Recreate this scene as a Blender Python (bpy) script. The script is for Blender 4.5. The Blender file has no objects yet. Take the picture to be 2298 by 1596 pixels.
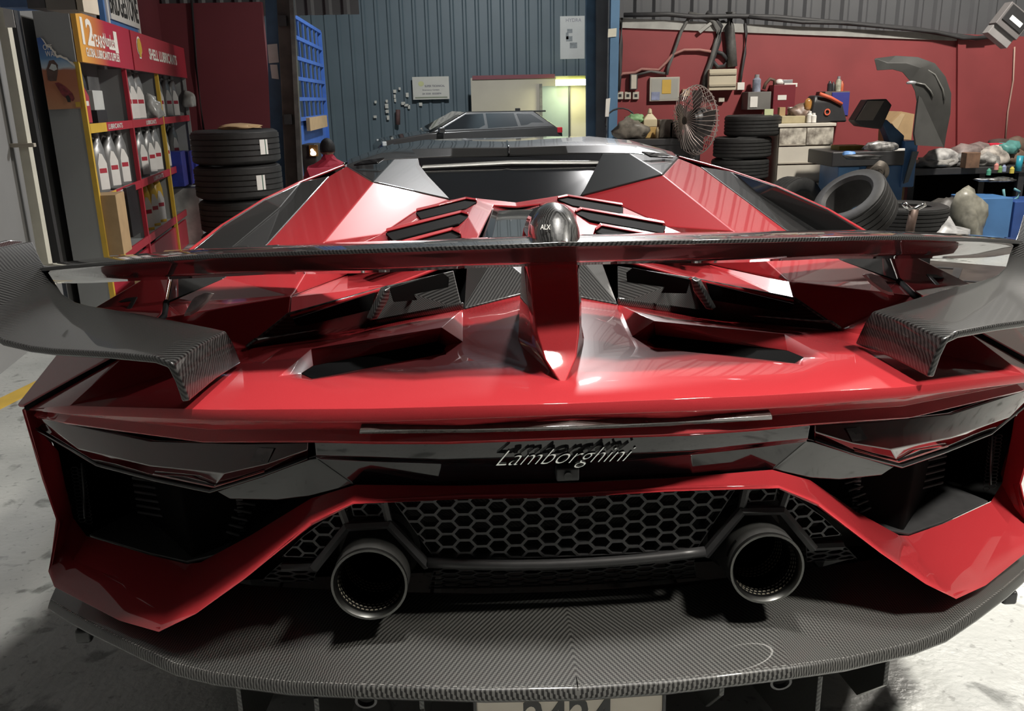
import bpy, bmesh, math, random
import numpy as np
from mathutils import Vector, Matrix
random.seed(7)
C = bpy.context.scene.collection
PI = math.pi

# ------------------------------------------------------------------ camera
F, PITCH, ROLL, YAW = 1950.0, 0.28816, 0.02192, 0.03389      # focal length in pixels of the 2298 x 1596 frame
W, H = 2298.0, 1596.0
CAM = np.array([-0.1245, 0.0, 1.36])                           # where the phone was held
S = 0.75                                                       # car units to metres
def _axes():
    cy, sy, cp, sp = math.cos(YAW), math.sin(YAW), math.cos(PITCH), math.sin(PITCH)
    f = np.array([sy*cp, cy*cp, -sp]); r = np.array([cy, -sy, 0.0]); d = np.cross(f, r)
    cr, sr = math.cos(ROLL), math.sin(ROLL)
    return cr*r + sr*d, -sr*r + cr*d, f
RT, DN, FW = _axes()
cd = bpy.data.cameras.new('camera'); cam = bpy.data.objects.new('camera', cd); C.objects.link(cam)
cd.sensor_fit = 'HORIZONTAL'; cd.sensor_width = 36.0; cd.lens = 36.0*F/W; cd.clip_start = 0.05; cd.clip_end = 100
M = Matrix.Identity(4)
for i in range(3):
    M[i][0], M[i][1], M[i][2], M[i][3] = RT[i], -DN[i], -FW[i], CAM[i]
cam.matrix_world = M
sc = bpy.context.scene
sc.camera = cam
sc.view_settings.view_transform = 'Standard'; sc.view_settings.look = 'None'
sc.view_settings.gamma = 1.0; sc.view_settings.use_curve_mapping = False
sc.view_settings.exposure = 0.0
wd = bpy.data.worlds.new('world'); sc.world = wd; wd.use_nodes = True
wd.node_tree.nodes['Background'].inputs[0].default_value = (0.75, 0.82, 0.9, 1)
wd.node_tree.nodes['Background'].inputs[1].default_value = 0.2

def area(name, loc, target, size, power, col=(1, 0.97, 0.92), size_y=None):
    l = bpy.data.lights.new(name, 'AREA'); l.energy = power; l.color = col; l.size = size
    if size_y: l.shape = 'RECTANGLE'; l.size_y = size_y
    else: l.shape = 'DISK'
    o = bpy.data.objects.new(name, l); C.objects.link(o); o.location = loc
    o.rotation_euler = (Vector(target)-Vector(loc)).to_track_quat('-Z', 'Y').to_euler()
    return o
LAMPS = [((0.95, 7.4, 3.25), (0.2, 1.6, 0.8), 0.34, 190, (1, 0.98, 0.97)),      # floodlight ahead of the car
         ((2.8, 0.2, 5.0), (1.5, 1.6, 0.3), 0.5, 115, (1, 0.95, 0.86)),
         ((-2.9, 2.2, 4.7), (-1.3, 1.7, 0.0), 0.5, 240, (0.97, 0.98, 1)),
         ((0.15, 1.2, 5.2), (0.1, 1.25, 0.0), 0.45, 45, (1, 0.96, 0.9)),
         ((4.2, 6.0, 5.0), (4.2, 7.6, 0.8), 0.5, 420, (1, 0.94, 0.85)),
         ((-3.2, 5.2, 5.0), (-3.4, 6.6, 0.8), 0.5, 300, (1, 0.98, 0.95)),
         ((0.5, 13.0, 5.4), (0.3, 15.5, 0.8), 0.5, 420, (0.95, 0.98, 1))]
for k, (lo, ta, sz, pw, co) in enumerate(LAMPS):
    o_ = area('lamp_light', lo, ta, sz, pw, co)
    if k in (1, 2, 3): o_.data.spread = math.radians((0, 85, 85, 70)[k])

# ------------------------------------------------------------------ pixel geometry (true depth in, point out)
def ray(u, v): return RT*((u-W/2)/F) + DN*((v-H/2)/F) + FW
def P(u, v, y=None, x=None, z=None):
    d = ray(u, v)
    k, val = [(i, q) for i, q in enumerate((x, y, z)) if q is not None][0]
    return Vector(CAM + d*((val-CAM[k])/d[k]))
CB = np.array([-0.166, 0.0, 0.0])
def at(u, v, Y):
    d = ray(u, v); return CB + d*(Y/d[1])
def l(u, v, Y): p = at(u, v, Y); return np.array([-p[0], p[1], p[2]])
def r(u, v, Y): return at(u, v, Y)
def cz(v, Y):
    u = 1240.0
    for _ in range(30):
        p = at(u, v, Y); u -= p[0]*F/Y
    return np.array([0.0, p[1], p[2]])
def pr(lp, rp):                                                # a mirror pair of image points fixes one point of the symmetric car
    rows, rhs = [], []
    for (u, v), m in ((lp, -1), (rp, 1)):
        sgn = np.array([m, 1, 1])
        for a, ax in (((u-W/2)/F, RT), ((v-H/2)/F, DN)):
            row = ax - a*FW; rows.append(row*sgn); rhs.append(row @ CB)
    return np.linalg.lstsq(np.array(rows), np.array(rhs), rcond=None)[0]
def onp(u, v, a, b, c, side=1):                                # ray meets the plane of three car points (right half)
    a, b, c = [np.array(q, float)*np.array([side, 1, 1]) for q in (a, b, c)]
    n = np.cross(b-a, c-a); d = ray(u, v); t = ((a-CB) @ n)/(d @ n)
    p = CB + d*t; p[0] *= side
    return p
def B(p): return Vector((p[0]*S, p[1]*S, CAM[2]+p[2]*S))
A3 = lambda *a: np.array(a, float)

# ------------------------------------------------------------------ materials
MATS = {}
def new_mat(name):
    m = bpy.data.materials.new(name); m.use_nodes = True; MATS[name] = m
    nt = m.node_tree; return m, nt, nt.nodes['Principled BSDF']
def mat(name, col, rough=0.5, metal=0.0, coat=0.0, noise=0.0, nscale=8.0, spec=0.5, emit=None, es=0.0, trans=0.0, bump=0.0, col2=None, coatr=0.03):
    if name in MATS: return MATS[name]
    m, nt, b = new_mat(name)
    b.inputs['Base Color'].default_value = (*col, 1); b.inputs['Roughness'].default_value = rough
    b.inputs['Metallic'].default_value = metal; b.inputs['Coat Weight'].default_value = coat
    b.inputs['Coat Roughness'].default_value = coatr; b.inputs['Specular IOR Level'].default_value = spec
    b.inputs['Transmission Weight'].default_value = trans
    if emit: b.inputs['Emission Color'].default_value = (*emit, 1); b.inputs['Emission Strength'].default_value = es
    if noise > 0 or bump > 0:
        tc = nt.nodes.new('ShaderNodeTexCoord'); n = nt.nodes.new('ShaderNodeTexNoise')
        n.inputs['Scale'].default_value = nscale; n.inputs['Detail'].default_value = 6
        nt.links.new(tc.outputs['Object'], n.inputs['Vector'])
        if noise > 0:
            rp = nt.nodes.new('ShaderNodeValToRGB')
            c2 = col2 or tuple(max(0, c*(1-noise)) for c in col)
            rp.color_ramp.elements[0].color = (*c2, 1); rp.color_ramp.elements[0].position = 0.35
            rp.color_ramp.elements[1].color = (*col, 1); rp.color_ramp.elements[1].position = 0.62
            nt.links.new(n.outputs['Fac'], rp.inputs[0]); nt.links.new(rp.outputs[0], b.inputs['Base Color'])
        if bump > 0:
            bp = nt.nodes.new('ShaderNodeBump'); bp.inputs['Strength'].default_value = bump; bp.inputs['Distance'].default_value = 0.01
            nt.links.new(n.outputs['Fac'], bp.inputs['Height']); nt.links.new(bp.outputs[0], b.inputs['Normal'])
    return m
def carbon(name, pitch, dark, light, rough, coat, mirror=True):
    m, nt, b = new_mat(name); N = nt.nodes; L = nt.links
    tc = N.new('ShaderNodeTexCoord'); sp = N.new('ShaderNodeSeparateXYZ'); L.new(tc.outputs['Object'], sp.inputs[0])
    def mth(op, a, bb=None):
        n = N.new('ShaderNodeMath'); n.operation = op
        for i, q in enumerate((a, bb)):
            if q is None: continue
            if isinstance(q, (int, float)): n.inputs[i].default_value = q
            else: L.new(q, n.inputs[i])
        return n.outputs[0]
    x = mth('ABSOLUTE', sp.outputs[0]) if mirror else sp.outputs[0]
    yz = mth('SUBTRACT', sp.outputs[1], sp.outputs[2])
    u = mth('FLOOR', mth('DIVIDE', x, pitch)); v = mth('FLOOR', mth('DIVIDE', yz, pitch))
    t = mth('FRACT', mth('MULTIPLY', mth('ADD', u, v), 0.25))
    k = mth('LESS_THAN', t, 0.5)
    mix = N.new('ShaderNodeMix'); mix.data_type = 'RGBA'
    mix.inputs['A'].default_value = (*dark, 1); mix.inputs['B'].default_value = (*light, 1)
    L.new(k, mix.inputs['Factor']); L.new(mix.outputs['Result'], b.inputs['Base Color'])
    b.inputs['Roughness'].default_value = rough; b.inputs['Coat Weight'].default_value = coat; b.inputs['Coat Roughness'].default_value = 0.02
    b.inputs['Specular IOR Level'].default_value = 0.35
    return m
def red_paint():
    m, nt, b = new_mat('red_paint'); N = nt.nodes; L = nt.links
    tc = N.new('ShaderNodeTexCoord'); v = N.new('ShaderNodeTexVoronoi'); v.inputs['Scale'].default_value = 900
    L.new(tc.outputs['Object'], v.inputs['Vector'])
    rp = N.new('ShaderNodeValToRGB'); rp.color_ramp.elements[0].color = (0.36, 0.028, 0.034, 1); rp.color_ramp.elements[1].color = (0.29, 0.020, 0.025, 1)
    L.new(v.outputs['Distance'], rp.inputs[0]); L.new(rp.outputs[0], b.inputs['Base Color'])
    b.inputs['Metallic'].default_value = 0.0; b.inputs['Roughness'].default_value = 0.42; b.inputs['Specular IOR Level'].default_value = 0.06
    b.inputs['Coat Weight'].default_value = 1.0; b.inputs['Coat Roughness'].default_value = 0.03; b.inputs['Coat IOR'].default_value = 1.55
    return m
RED = red_paint()
CARB = carbon('gloss_carbon', 0.0021, (0.006, 0.006, 0.006), (0.042, 0.042, 0.041), 0.35, 1.0)
CARBM = carbon('satin_carbon', 0.0021, (0.008, 0.008, 0.0075), (0.062, 0.062, 0.058), 0.42, 0.55)
GLOSS = mat('gloss_black', (0.006, 0.006, 0.007), 0.12, coat=1.0, spec=0.1)
ROOFM = mat('roof_black', (0.022, 0.022, 0.022), 0.4, coat=1.0, coatr=0.03, spec=0.04)
PLAS = mat('grille_plastic', (0.028, 0.028, 0.029), 0.42, noise=0.15, nscale=60)
DARK = mat('dark_void', (0.004, 0.004, 0.004), 0.8, noise=0.1, nscale=20, spec=0.03)
LENS = mat('lamp_lens', (0.022, 0.0018, 0.002), 0.06, coat=1.0, noise=0.25, nscale=14)
LENSIN = mat('lamp_reflector', (0.12, 0.11, 0.11), 0.2, metal=0.7, noise=0.4, nscale=60)
CHROME = mat('chrome', (0.75, 0.75, 0.74), 0.12, metal=1.0, noise=0.05, nscale=20)
STEEL = mat('satin_steel', (0.13, 0.13, 0.125), 0.32, metal=1.0, noise=0.15, nscale=40)
COAT = mat('ceramic_black_pipe', (0.018, 0.018, 0.017), 0.5, noise=0.2, nscale=90, bump=0.05)
GLASS = mat('rear_glass', (0.01, 0.013, 0.012), 0.04, coat=1.0, noise=0.1, nscale=3)
RUB = mat('tyre_rubber', (0.02, 0.02, 0.02), 0.62, noise=0.3, nscale=30, bump=0.1)
WHITE = mat('white_print', (0.72, 0.70, 0.66), 0.5, noise=0.06, nscale=15)
BLACKP = mat('black_print', (0.02, 0.02, 0.02), 0.5, noise=0.05, nscale=15)

# ------------------------------------------------------------------ object helpers
def props(o, label=None, cat=None, group=None, kind=None):
    if label: o['label'] = label
    if cat: o['category'] = cat
    if group: o['group'] = group
    if kind: o['kind'] = kind
    return o
def thing(name, label, cat, loc=(0, 0, 0), rz=0.0, group=None):
    o = bpy.data.objects.new(name, None); C.objects.link(o); o.empty_display_size = 0.1
    o.location = loc; o.rotation_euler = (0, 0, rz)
    return props(o, label, cat, group)
def link(name, me, m, parent=None):
    o = bpy.data.objects.new(name, me); C.objects.link(o)
    if m is not None:
        me.materials.clear()
        for q in (m if isinstance(m, (list, tuple)) else [m]): me.materials.append(q)
    if parent is not None: o.parent = parent
    return o
def from_bm(name, bm, m, parent=None, smooth=False):
    me = bpy.data.meshes.new(name); bm.to_mesh(me); bm.free()
    if smooth:
        for p in me.polygons: p.use_smooth = True
    return link(name, me, m, parent)
def localise(bm, parent):
    """world-space mesh -> parent's space (parents are only moved and turned about Z)"""
    if parent is None: return
    mw = Matrix.Translation(parent.location) @ Matrix.Rotation(parent.rotation_euler.z, 4, 'Z')
    bm.transform(mw.inverted())
def finish(o, bevel=0.0, segs=2, angle=28, solid=0.0, sub=0, wn=True):
    if solid:
        m = o.modifiers.new('thick', 'SOLIDIFY'); m.thickness = solid; m.offset = -1
    if sub:
        m = o.modifiers.new('sub', 'SUBSURF'); m.levels = sub; m.render_levels = sub
    if bevel:
        m = o.modifiers.new('bevel', 'BEVEL'); m.width = bevel; m.segments = segs; m.limit_method = 'ANGLE'; m.angle_limit = math.radians(angle)
        m.harden_normals = False
    for p in o.data.polygons: p.use_smooth = True
    if wn and not sub:
        m = o.modifiers.new('wn', 'WEIGHTED_NORMAL'); m.keep_sharp = True; m.weight = 80
    return o
def panel(name, parent, m, pts, faces, mode='join', solid=0.012, bevel=0.004, sub=0, out=None, angle=28, wn=True, near=0.0):
    """car sheet: pts are right-half car points; mode join = both halves one mesh, sep = two objects, one = as given"""
    objs = []
    if near: pts = [CB+(np.array(q, float)-CB)*(1-near) for q in pts]
    for side in ((1,) if mode in ('join', 'one') else (1, -1)):
        bm = bmesh.new()
        vs = [bm.verts.new(B(np.array(p)*np.array([side, 1, 1]))) for p in pts]
        for f in faces: bm.faces.new([vs[i] for i in f])
        if mode == 'join':
            v2 = [bm.verts.new(B(np.array(p)*np.array([-1, 1, 1]))) for p in pts]
            for f in faces: bm.faces.new([v2[i] for i in reversed(f)])
            bmesh.ops.remove_doubles(bm, verts=bm.verts[:], dist=1e-4)
        bmesh.ops.recalc_face_normals(bm, faces=bm.faces[:])
        acc = 0.0
        for f in bm.faces:
            c = f.calc_center_median()
            d = Vector(out) if out else (Vector(CAM)-c).normalized()
            acc += f.normal.dot(d)*f.calc_area()
        if acc < 0: bmesh.ops.reverse_faces(bm, faces=bm.faces[:])
        localise(bm, parent)
        o = from_bm(name, bm, m, parent)
        finish(o, bevel, 2, angle, solid, sub, wn)
        objs.append(o)
    return objs if len(objs) > 1 else objs[0]
def grid_faces(nr, nc, close=False):
    fs = []
    for i in range(nr-1):
        for j in range(nc-1 + (1 if close else 0)):
            fs.append((i*nc+j, i*nc+(j+1) % nc, (i+1)*nc+(j+1) % nc, (i+1)*nc+j))
    return fs
def add_box(bm, c, s, rot=None):
    res = bmesh.ops.create_cube(bm, size=1.0)
    mt = Matrix.Translation(Vector(c)) @ (rot.to_4x4() if rot else Matrix.Identity(4)) @ Matrix.Diagonal((*s, 1))
    bmesh.ops.transform(bm, matrix=mt, verts=res['verts']); return res['verts']
def box(name, c, s, m, parent=None, bevel=0.0, rot=None, label=None, cat=None, group=None, kind=None):
    """a box centred at world point c; parented boxes take c in the parent's own space"""
    bm = bmesh.new(); add_box(bm, (0, 0, 0), s, rot)
    o = from_bm(name, bm, m, parent); o.location = c
    if bevel: finish(o, bevel)
    return props(o, label, cat, group, kind)
def add_tube(bm, pts, rad, seg=8, cap=True):
    pts = [Vector(p) for p in pts]; rings = []
    up = Vector((0, 0, 1))
    for i, p in enumerate(pts):
        t = (pts[min(i+1, len(pts)-1)]-pts[max(i-1, 0)]).normalized()
        a = t.cross(up)
        if a.length < 1e-3: a = t.cross(Vector((1, 0, 0)))
        a.normalize(); b = t.cross(a)
        rr = rad[i] if isinstance(rad, (list, tuple)) else rad
        rings.append([bm.verts.new(p + (a*math.cos(2*PI*k/seg)+b*math.sin(2*PI*k/seg))*rr) for k in range(seg)])
    for i in range(len(rings)-1):
        for k in range(seg):
            bm.faces.new((rings[i][k], rings[i][(k+1) % seg], rings[i+1][(k+1) % seg], rings[i+1][k]))
    if cap: bm.faces.new(list(reversed(rings[0]))); bm.faces.new(rings[-1])
def tube(name, pts, rad, m, parent=None, seg=8, smooth=True, **kw):
    bm = bmesh.new(); add_tube(bm, pts, rad, seg); bmesh.ops.recalc_face_normals(bm, faces=bm.faces[:])
    return props(from_bm(name, bm, m, parent, smooth), **kw)
def add_lathe(bm, prof, seg=24, mt=None, closed=False):
    """prof: (radius, z) list revolved about Z"""
    rings = []
    for (rr, z) in prof:
        if rr < 1e-6: rings.append([bm.verts.new((0, 0, z))])
        else: rings.append([bm.verts.new((rr*math.cos(2*PI*k/seg), rr*math.sin(2*PI*k/seg), z)) for k in range(seg)])
    n = len(rings)
    for i in range(n-1 + (1 if closed else 0)):
        a, b = rings[i], rings[(i+1) % n]
        for k in range(seg):
            k2 = (k+1) % seg
            if len(a) == 1 and len(b) == 1: continue
            if len(a) == 1: bm.faces.new((a[0], b[k2], b[k]))
            elif len(b) == 1: bm.faces.new((a[k], a[k2], b[0]))
            else: bm.faces.new((a[k], a[k2], b[k2], b[k]))
    if mt is not None: bmesh.ops.transform(bm, matrix=mt, verts=[v for rg in rings for v in rg])
def lathe(name, prof, m, parent=None, seg=24, mt=None, closed=False, **kw):
    bm = bmesh.new(); add_lathe(bm, prof, seg, mt, closed); bmesh.ops.recalc_face_normals(bm, faces=bm.faces[:])
    o = from_bm(name, bm, m, parent, True)
    md = o.modifiers.new('edge', 'EDGE_SPLIT'); md.split_angle = math.radians(40)
    return props(o, **kw)
def add_prism(bm, poly, d0, d1):
    """poly: list of world points (a flat outline), extruded from offset d0 to d1 (vectors)"""
    a = [bm.verts.new(Vector(p)+Vector(d0)) for p in poly]; b = [bm.verts.new(Vector(p)+Vector(d1)) for p in poly]
    n = len(poly)
    bm.faces.new(a); bm.faces.new(list(reversed(b)))
    for i in range(n): bm.faces.new((a[i], b[i], b[(i+1) % n], a[(i+1) % n]))
def prism(name, poly, d, m, parent=None, bevel=0.0, **kw):
    bm = bmesh.new(); add_prism(bm, poly, (0, 0, 0), d); bmesh.ops.recalc_face_normals(bm, faces=bm.faces[:])
    localise(bm, parent)
    o = from_bm(name, bm, m, parent)
    if bevel: finish(o, bevel)
    return props(o, **kw)
def text(name, body, size, m, parent, loc, rot, depth=0.001, sx=1.0, align='CENTER', shear=0.0, bold=0.0):
    cu = bpy.data.curves.new(name, 'FONT'); cu.body = body; cu.size = size; cu.extrude = depth; cu.align_x = align; cu.align_y = 'CENTER'
    cu.shear = shear; cu.offset = bold; cu.resolution_u = 3
    t = bpy.data.objects.new(name, cu); C.objects.link(t)
    bpy.context.view_layer.update()
    me = bpy.data.meshes.new_from_object(t.evaluated_get(bpy.context.evaluated_depsgraph_get()))
    bpy.data.objects.remove(t)
    o = link(name, me, m, parent); o.location = loc; o.rotation_euler = rot; o.scale = (sx, 1, 1)
    return o
def text_fit(name, body, w_, h_, m, parent, loc, rot, shear=0.0, bold=0.0, depth=0.0005):
    o = text(name, body, 1.0, m, parent, loc, rot, depth, shear=shear, bold=bold)
    xs_ = [v.co.x for v in o.data.vertices]; ys_ = [v.co.y for v in o.data.vertices]
    sx_, sy_ = w_/(max(xs_)-min(xs_)), h_/(max(ys_)-min(ys_)); cx_, cy_ = (max(xs_)+min(xs_))/2, (max(ys_)+min(ys_))/2
    for v in o.data.vertices: v.co.x = (v.co.x-cx_)*sx_; v.co.y = (v.co.y-cy_)*sy_
    return o
def copy_tree(o, parent=None):
    c = o.copy(); C.objects.link(c)
    if parent is not None: c.parent = parent
    for ch in list(o.children): copy_tree(ch, c)
    return c

# ================================================================== the sports car
CAR_Z = 0.0
car = thing('sports_car', 'glossy red supercar seen from behind with black carbon wing, twin round exhausts and carbon diffuser', 'car', (0, 3.6, CAR_Z))
CO = Vector((0, 3.6, CAR_Z))
def bl(p): return B(p)-CO                                       # car point -> car's own space

# --- rear deck and its rolled trailing edge
a = [cz(905, 1.58), r(1500, 896, 1.59), r(1700, 888, 1.65), r(1800, 882, 1.67), r(2019, 869, 1.72), r(2298, 840, 1.93), l(61.4, 918, 2.17)]
b = [cz(932, 1.575), r(1500, 925, 1.585), r(1700, 918, 1.645), r(1800, 912, 1.665), r(2030, 892, 1.72), r(2298, 859, 1.93), l(66, 921, 2.172)]
f3 = [cz(982, 1.60), r(1550, 973, 1.615), r(1700, 962, 1.665), r(1826, 951, 1.70), r(2045, 937, 1.79), r(2298, 876, 2.02), l(75.7, 933.5, 2.19)]
bm_ = [(np.array(p)*0.35+np.array(q)*0.65)+A3(0, 0.03, 0) for p, q in zip(b, f3)]
H1 = A3(.63, 1.891, -.592); H2 = A3(.219, 2.156, -.598)
lo = pr((696, 858), (1802.6, 820.5)); li = pr((1003, 799), (1468, 778))
ui = pr((990, 724), (1468, 732)); uo = pr((698, 781), (1760.5, 752))
kink = A3(.222, 2.40, -.570); mid = pr((832, 735.6), (1576, 707)); I1 = A3(.776, 2.188, -.606)
p0 = A3(0, 1.748, -.578); c0 = cz(650, 2.44)
s1 = pr((285, 789), (2160, 741)); s2 = A3(1.019, 2.297, -.545)
fr = A3(.13, 1.99, -.578)                                        # edge of the fairing round the wing post
pts = a + b + bm_ + f3 + [H1, H2, lo, li, ui, uo, kink, mid, I1, p0, c0, s1, fr]
n = 7
iH1, iH2, ilo, ili, iui, iuo, ik, im, iI1, ip0, ic0, is1, ifr = range(4*n, 4*n+13)
fs = []
for rr in range(3):
    fs += [(rr*n+j, rr*n+j+1, (rr+1)*n+j+1, (rr+1)*n+j) for j in range(n-1)]
fs += [(0, 1, ili, ip0), (1, 2, ilo, ili), (2, 3, 4, iH1, ilo), (ip0, ili, ifr), (ili, iH2, ifr), (ifr, iH2, ik, ic0), (ip0, ifr, ic0),
       (iH2, iui, ik), (iui, iuo, im, ik), (iuo, iI1, im), (iuo, iH1, iI1), (iH1, 4, iI1), (4, 5, iI1), (5, is1, iI1), (5, 6, is1)]
# sloped red walls down to the vents
sI = pr((1000, 766), (1455, 753)) - A3(0, 0, .012); sli = pr((989.5, 784), (1471, 768)) - A3(0, 0, .012)
slo = pr((700, 839), (1784, 803.4)) - A3(0, 0, .012); sH = A3(.591, 1.945, -.592) - A3(0, 0, .012)
suo = pr((702, 810), (1768, 777)) - A3(0, 0, .012); sui = pr((980, 757), (1471, 741.6)) - A3(0, 0, .012)
base = len(pts); pts += [sI, sli, slo, sH, suo, sui]
ring = [iH2, ili, ilo, iH1, iuo, iui]
for k in range(6): fs.append((ring[k], ring[(k+1) % 6], base+(k+1) % 6, base+k))
panel('rear_deck', car, RED, pts, fs, solid=0.008, bevel=0.004, angle=24, wn=False)
for o_ in panel('deck_vent', car, DARK, (sI, sli, slo, sH, suo, sui), [(0, 1, 2, 3, 4, 5)], mode='sep', solid=0.006, bevel=0, near=.002): pass
# --- narrow light slot in the tail edge
sl = [onp(u, v, f3[0], f3[3], b[3]) for u, v in ((1729, 928.5), (1500, 943), (1264, 952.5), (1264, 961.5), (1500, 952), (1729, 938))]
for q in sl: q[1] -= 0.012
sl[2][0] = sl[3][0] = 0.0
panel('brake_light', car, mat('brake_lens', (0.06, 0.045, 0.042), 0.15, coat=1.0, noise=0.3, nscale=60), sl, [(0, 1, 4, 5), (1, 2, 3, 4)], solid=0.012, bevel=0.001)

# --- quarter panels, engine cover
I2 = A3(.677, 2.258, -.536); I5 = A3(.434, 2.44, -.506)
r1 = pr((653.6, 663.6), (1771, 631)); r2 = pr((783, 616), (1587, 593))
L1o = A3(.431, 3.61, -.443); L2o = A3(.516, 3.182, -.463)
qA = A3(.771, 4.114, -.285); qB = A3(.595, 3.618, -.317); qC = A3(.296, 3.969, -.435)
qbs = A3(.81, 3.87, -.306); bc1 = pr((726, 545), (1646, 516)); bw = pr((600, 546), (1762.5, 516))
bt = A3(1.09, 2.524, -.555); b3 = pr((502, 624), (1890, 584))
pts = [qA, qB, qC, L1o, L2o, r2, r1, bc1, qbs, bw, b3, bt, s2, s1, I1, I2]
fs = [(1, 2, 3, 4, 7), (4, 5, 6, 7), (0, 1, 7, 8), (8, 7, 9), (7, 6, 10, 9), (6, 11, 10), (6, 12, 11), (6, 15, 14, 12), (14, 13, 12)]
panel('quarter_panel', car, RED, pts, fs, mode='sep', solid=0.01, bevel=0.004, angle=8)
cT = A3(0, 3.95, -.452); D_ = A3(.198, 3.903, -.420)
E2 = A3(.182, 3.836, -.431); F2 = A3(.212, 3.401, -.437); G_ = A3(.243, 3.079, -.463)
t0 = A3(.10, 3.86, -.45); t1 = A3(.17, 3.05, -.462); t2 = A3(.21, 2.72, -.49); T3 = A3(.30, 2.62, -.49)
L3o = A3(.60, 2.80, -.478); tc = A3(0, 3.86, -.458)
pts = [cT, D_, qC, L1o, L2o, L3o, r2, r1, I2, I5, T3, t2, t1, t0, tc, G_, F2, E2]
fs = [(0, 1, 13, 14), (1, 17, 13), (1, 2, 3, 17), (17, 3, 4, 16), (13, 17, 16, 12), (16, 4, 5, 15), (16, 15, 12), (15, 5, 6, 10), (12, 15, 10, 11), (6, 7, 8, 9), (6, 9, 10)]
panel('engine_cover', car, RED, pts, fs, solid=0.008, bevel=0.0035, angle=10)
def lift(p, dz): return np.array(p)+A3(0, 0, dz)
louv = [[((930.7, 477.4), (1398.5, 464.2)), ((1049, 449), (1281, 444)), ((1066.7, 452.8), (1252.6, 447.5)), ((1040, 467), (1284, 461.6)), ((937.7, 492), (1393, 478))],
        [((861.4, 524.7), (1492, 505.4)), ((1031.6, 481), (1305, 473)), ((1049, 486), (1293, 478)), ((1028, 497.5), (1328, 496.7)), ((872, 541), (1481, 522))]]
lvm = (L2o+F2)/2
def on_cover(lp, rp): return (onp(*lp, L1o, E2, lvm, -1)+onp(*rp, L1o, E2, lvm, 1))/2
lv = [[on_cover(*q) for q in L] for L in louv]
dlt = lv[1][1]-lv[0][1]
lv.append([on_cover((795, 577), (1552, 550)), on_cover((1012, 521), (1351, 510)), on_cover((1028, 529), (1335, 520)), on_cover((1006, 541), (1375, 532)), on_cover((806, 594), (1540, 568))])
for L in lv:
    panel('louver_slot', car, DARK, L, [(0, 1, 2, 3, 4)], mode='sep', solid=0.006, bevel=0, near=.016)
    up = [lift(q, 0.003) for q in (L[0], L[1], L[2])]
    bl_ = [up[0], up[1], up[2], lift(up[2], .004)+A3(0, .02, 0), lift(up[1], .005)+A3(0, .03, 0), lift(up[0], .005)+A3(0, .03, 0), lift(up[2], -.02)+A3(0, .04, 0), lift(up[1], -.02)+A3(0, .06, 0), lift(up[0], -.02)+A3(0, .06, 0)]
    panel('louver_blade', car, RED, bl_, [(0, 1, 4, 5), (1, 2, 3, 4), (5, 4, 7, 8), (4, 3, 6, 7)], mode='sep', solid=0.004, bevel=0.002, angle=15, near=.016)
# glass strip over the engine
panel('engine_glass', car, GLOSS, [lift(t0, -.006), lift(t1, -.03), lift(t2, -.03), A3(0, 2.72, -.505), A3(0, 3.05, -.485), A3(0, 3.86, -.475)], [(0, 1, 4, 5), (1, 2, 3, 4)], solid=0.006, bevel=0)
gl = [A3(.085, 3.75, -.462), A3(.125, 3.05, -.474), A3(.15, 2.74, -.487), A3(0, 2.74, -.487), A3(0, 3.05, -.472), A3(0, 3.75, -.46)]
panel('engine_window', car, mat('smoked_glass', (0.05, 0.055, 0.055), 0.12, coat=1.0, noise=0.15, nscale=5), gl, [(0, 1, 4, 5), (1, 2, 3, 4)], solid=0.006, bevel=0.001)

# --- carbon grille below the wing
pts = [I1, mid, kink, A3(.25, 2.62, -.50), I5, I2, lift(I1, -.0)+A3(-.03, -.012, .004), lift(mid, .003)+A3(0, -.012, 0), lift(kink, .003)+A3(0, -.012, 0)]
panel('rear_grille_frame', car, CARB, [I1, mid, kink, A3(.25, 2.60, -.497), I5, I2], [(0, 1, 4, 5), (1, 2, 3, 4)], mode='sep', solid=0.006, bevel=0.002)
def band(u, v): 
    q = onp(u, v, I1, I2, I5, -1); q[1] -= 0.012; return q
for poly in ([(662, 728), (655, 714), (838, 655), (828, 694), (672, 731)], [(871, 646), (990, 612), (1003, 622), (1000, 660), (985, 667), (880, 676)]):
    panel('grille_opening', car, DARK, [band(*q) for q in poly], [tuple(range(len(poly)))], mode='sep', solid=0.003, bevel=0, near=.02)
rib = [band(u, v)-A3(0, .012, 0) for u, v in ((826, 715), (858, 648), (872, 640), (868, 668), (842, 712))]
panel('grille_rib', car, CARB, rib, [(0, 1, 2, 3, 4)], mode='sep', solid=0.02, bevel=0.003, near=.027)
lip = [I1+A3(.0, -.01, .0), mid+A3(0, -.014, 0), kink+A3(0, -.014, 0), kink+A3(0, -.014, .022), mid+A3(0, -.014, .022), I1+A3(-.03, -.01, .022)]
panel('grille_ledge', car, CARB, lip, [(0, 1, 4, 5), (1, 2, 3, 4)], mode='sep', solid=0.01, bevel=0.004)
panel('centre_scoop', car, CARB, [kink+A3(-.004, -.01, .004), c0+A3(0, -.01, .004), A3(0, 2.8, -.475), A3(.21, 2.68, -.488), A3(.12, 2.62, -.45)],
      [(0, 1, 4), (1, 2, 4), (4, 2, 3), (0, 4, 3)], solid=0.006, bevel=0.003, angle=12)

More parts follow.
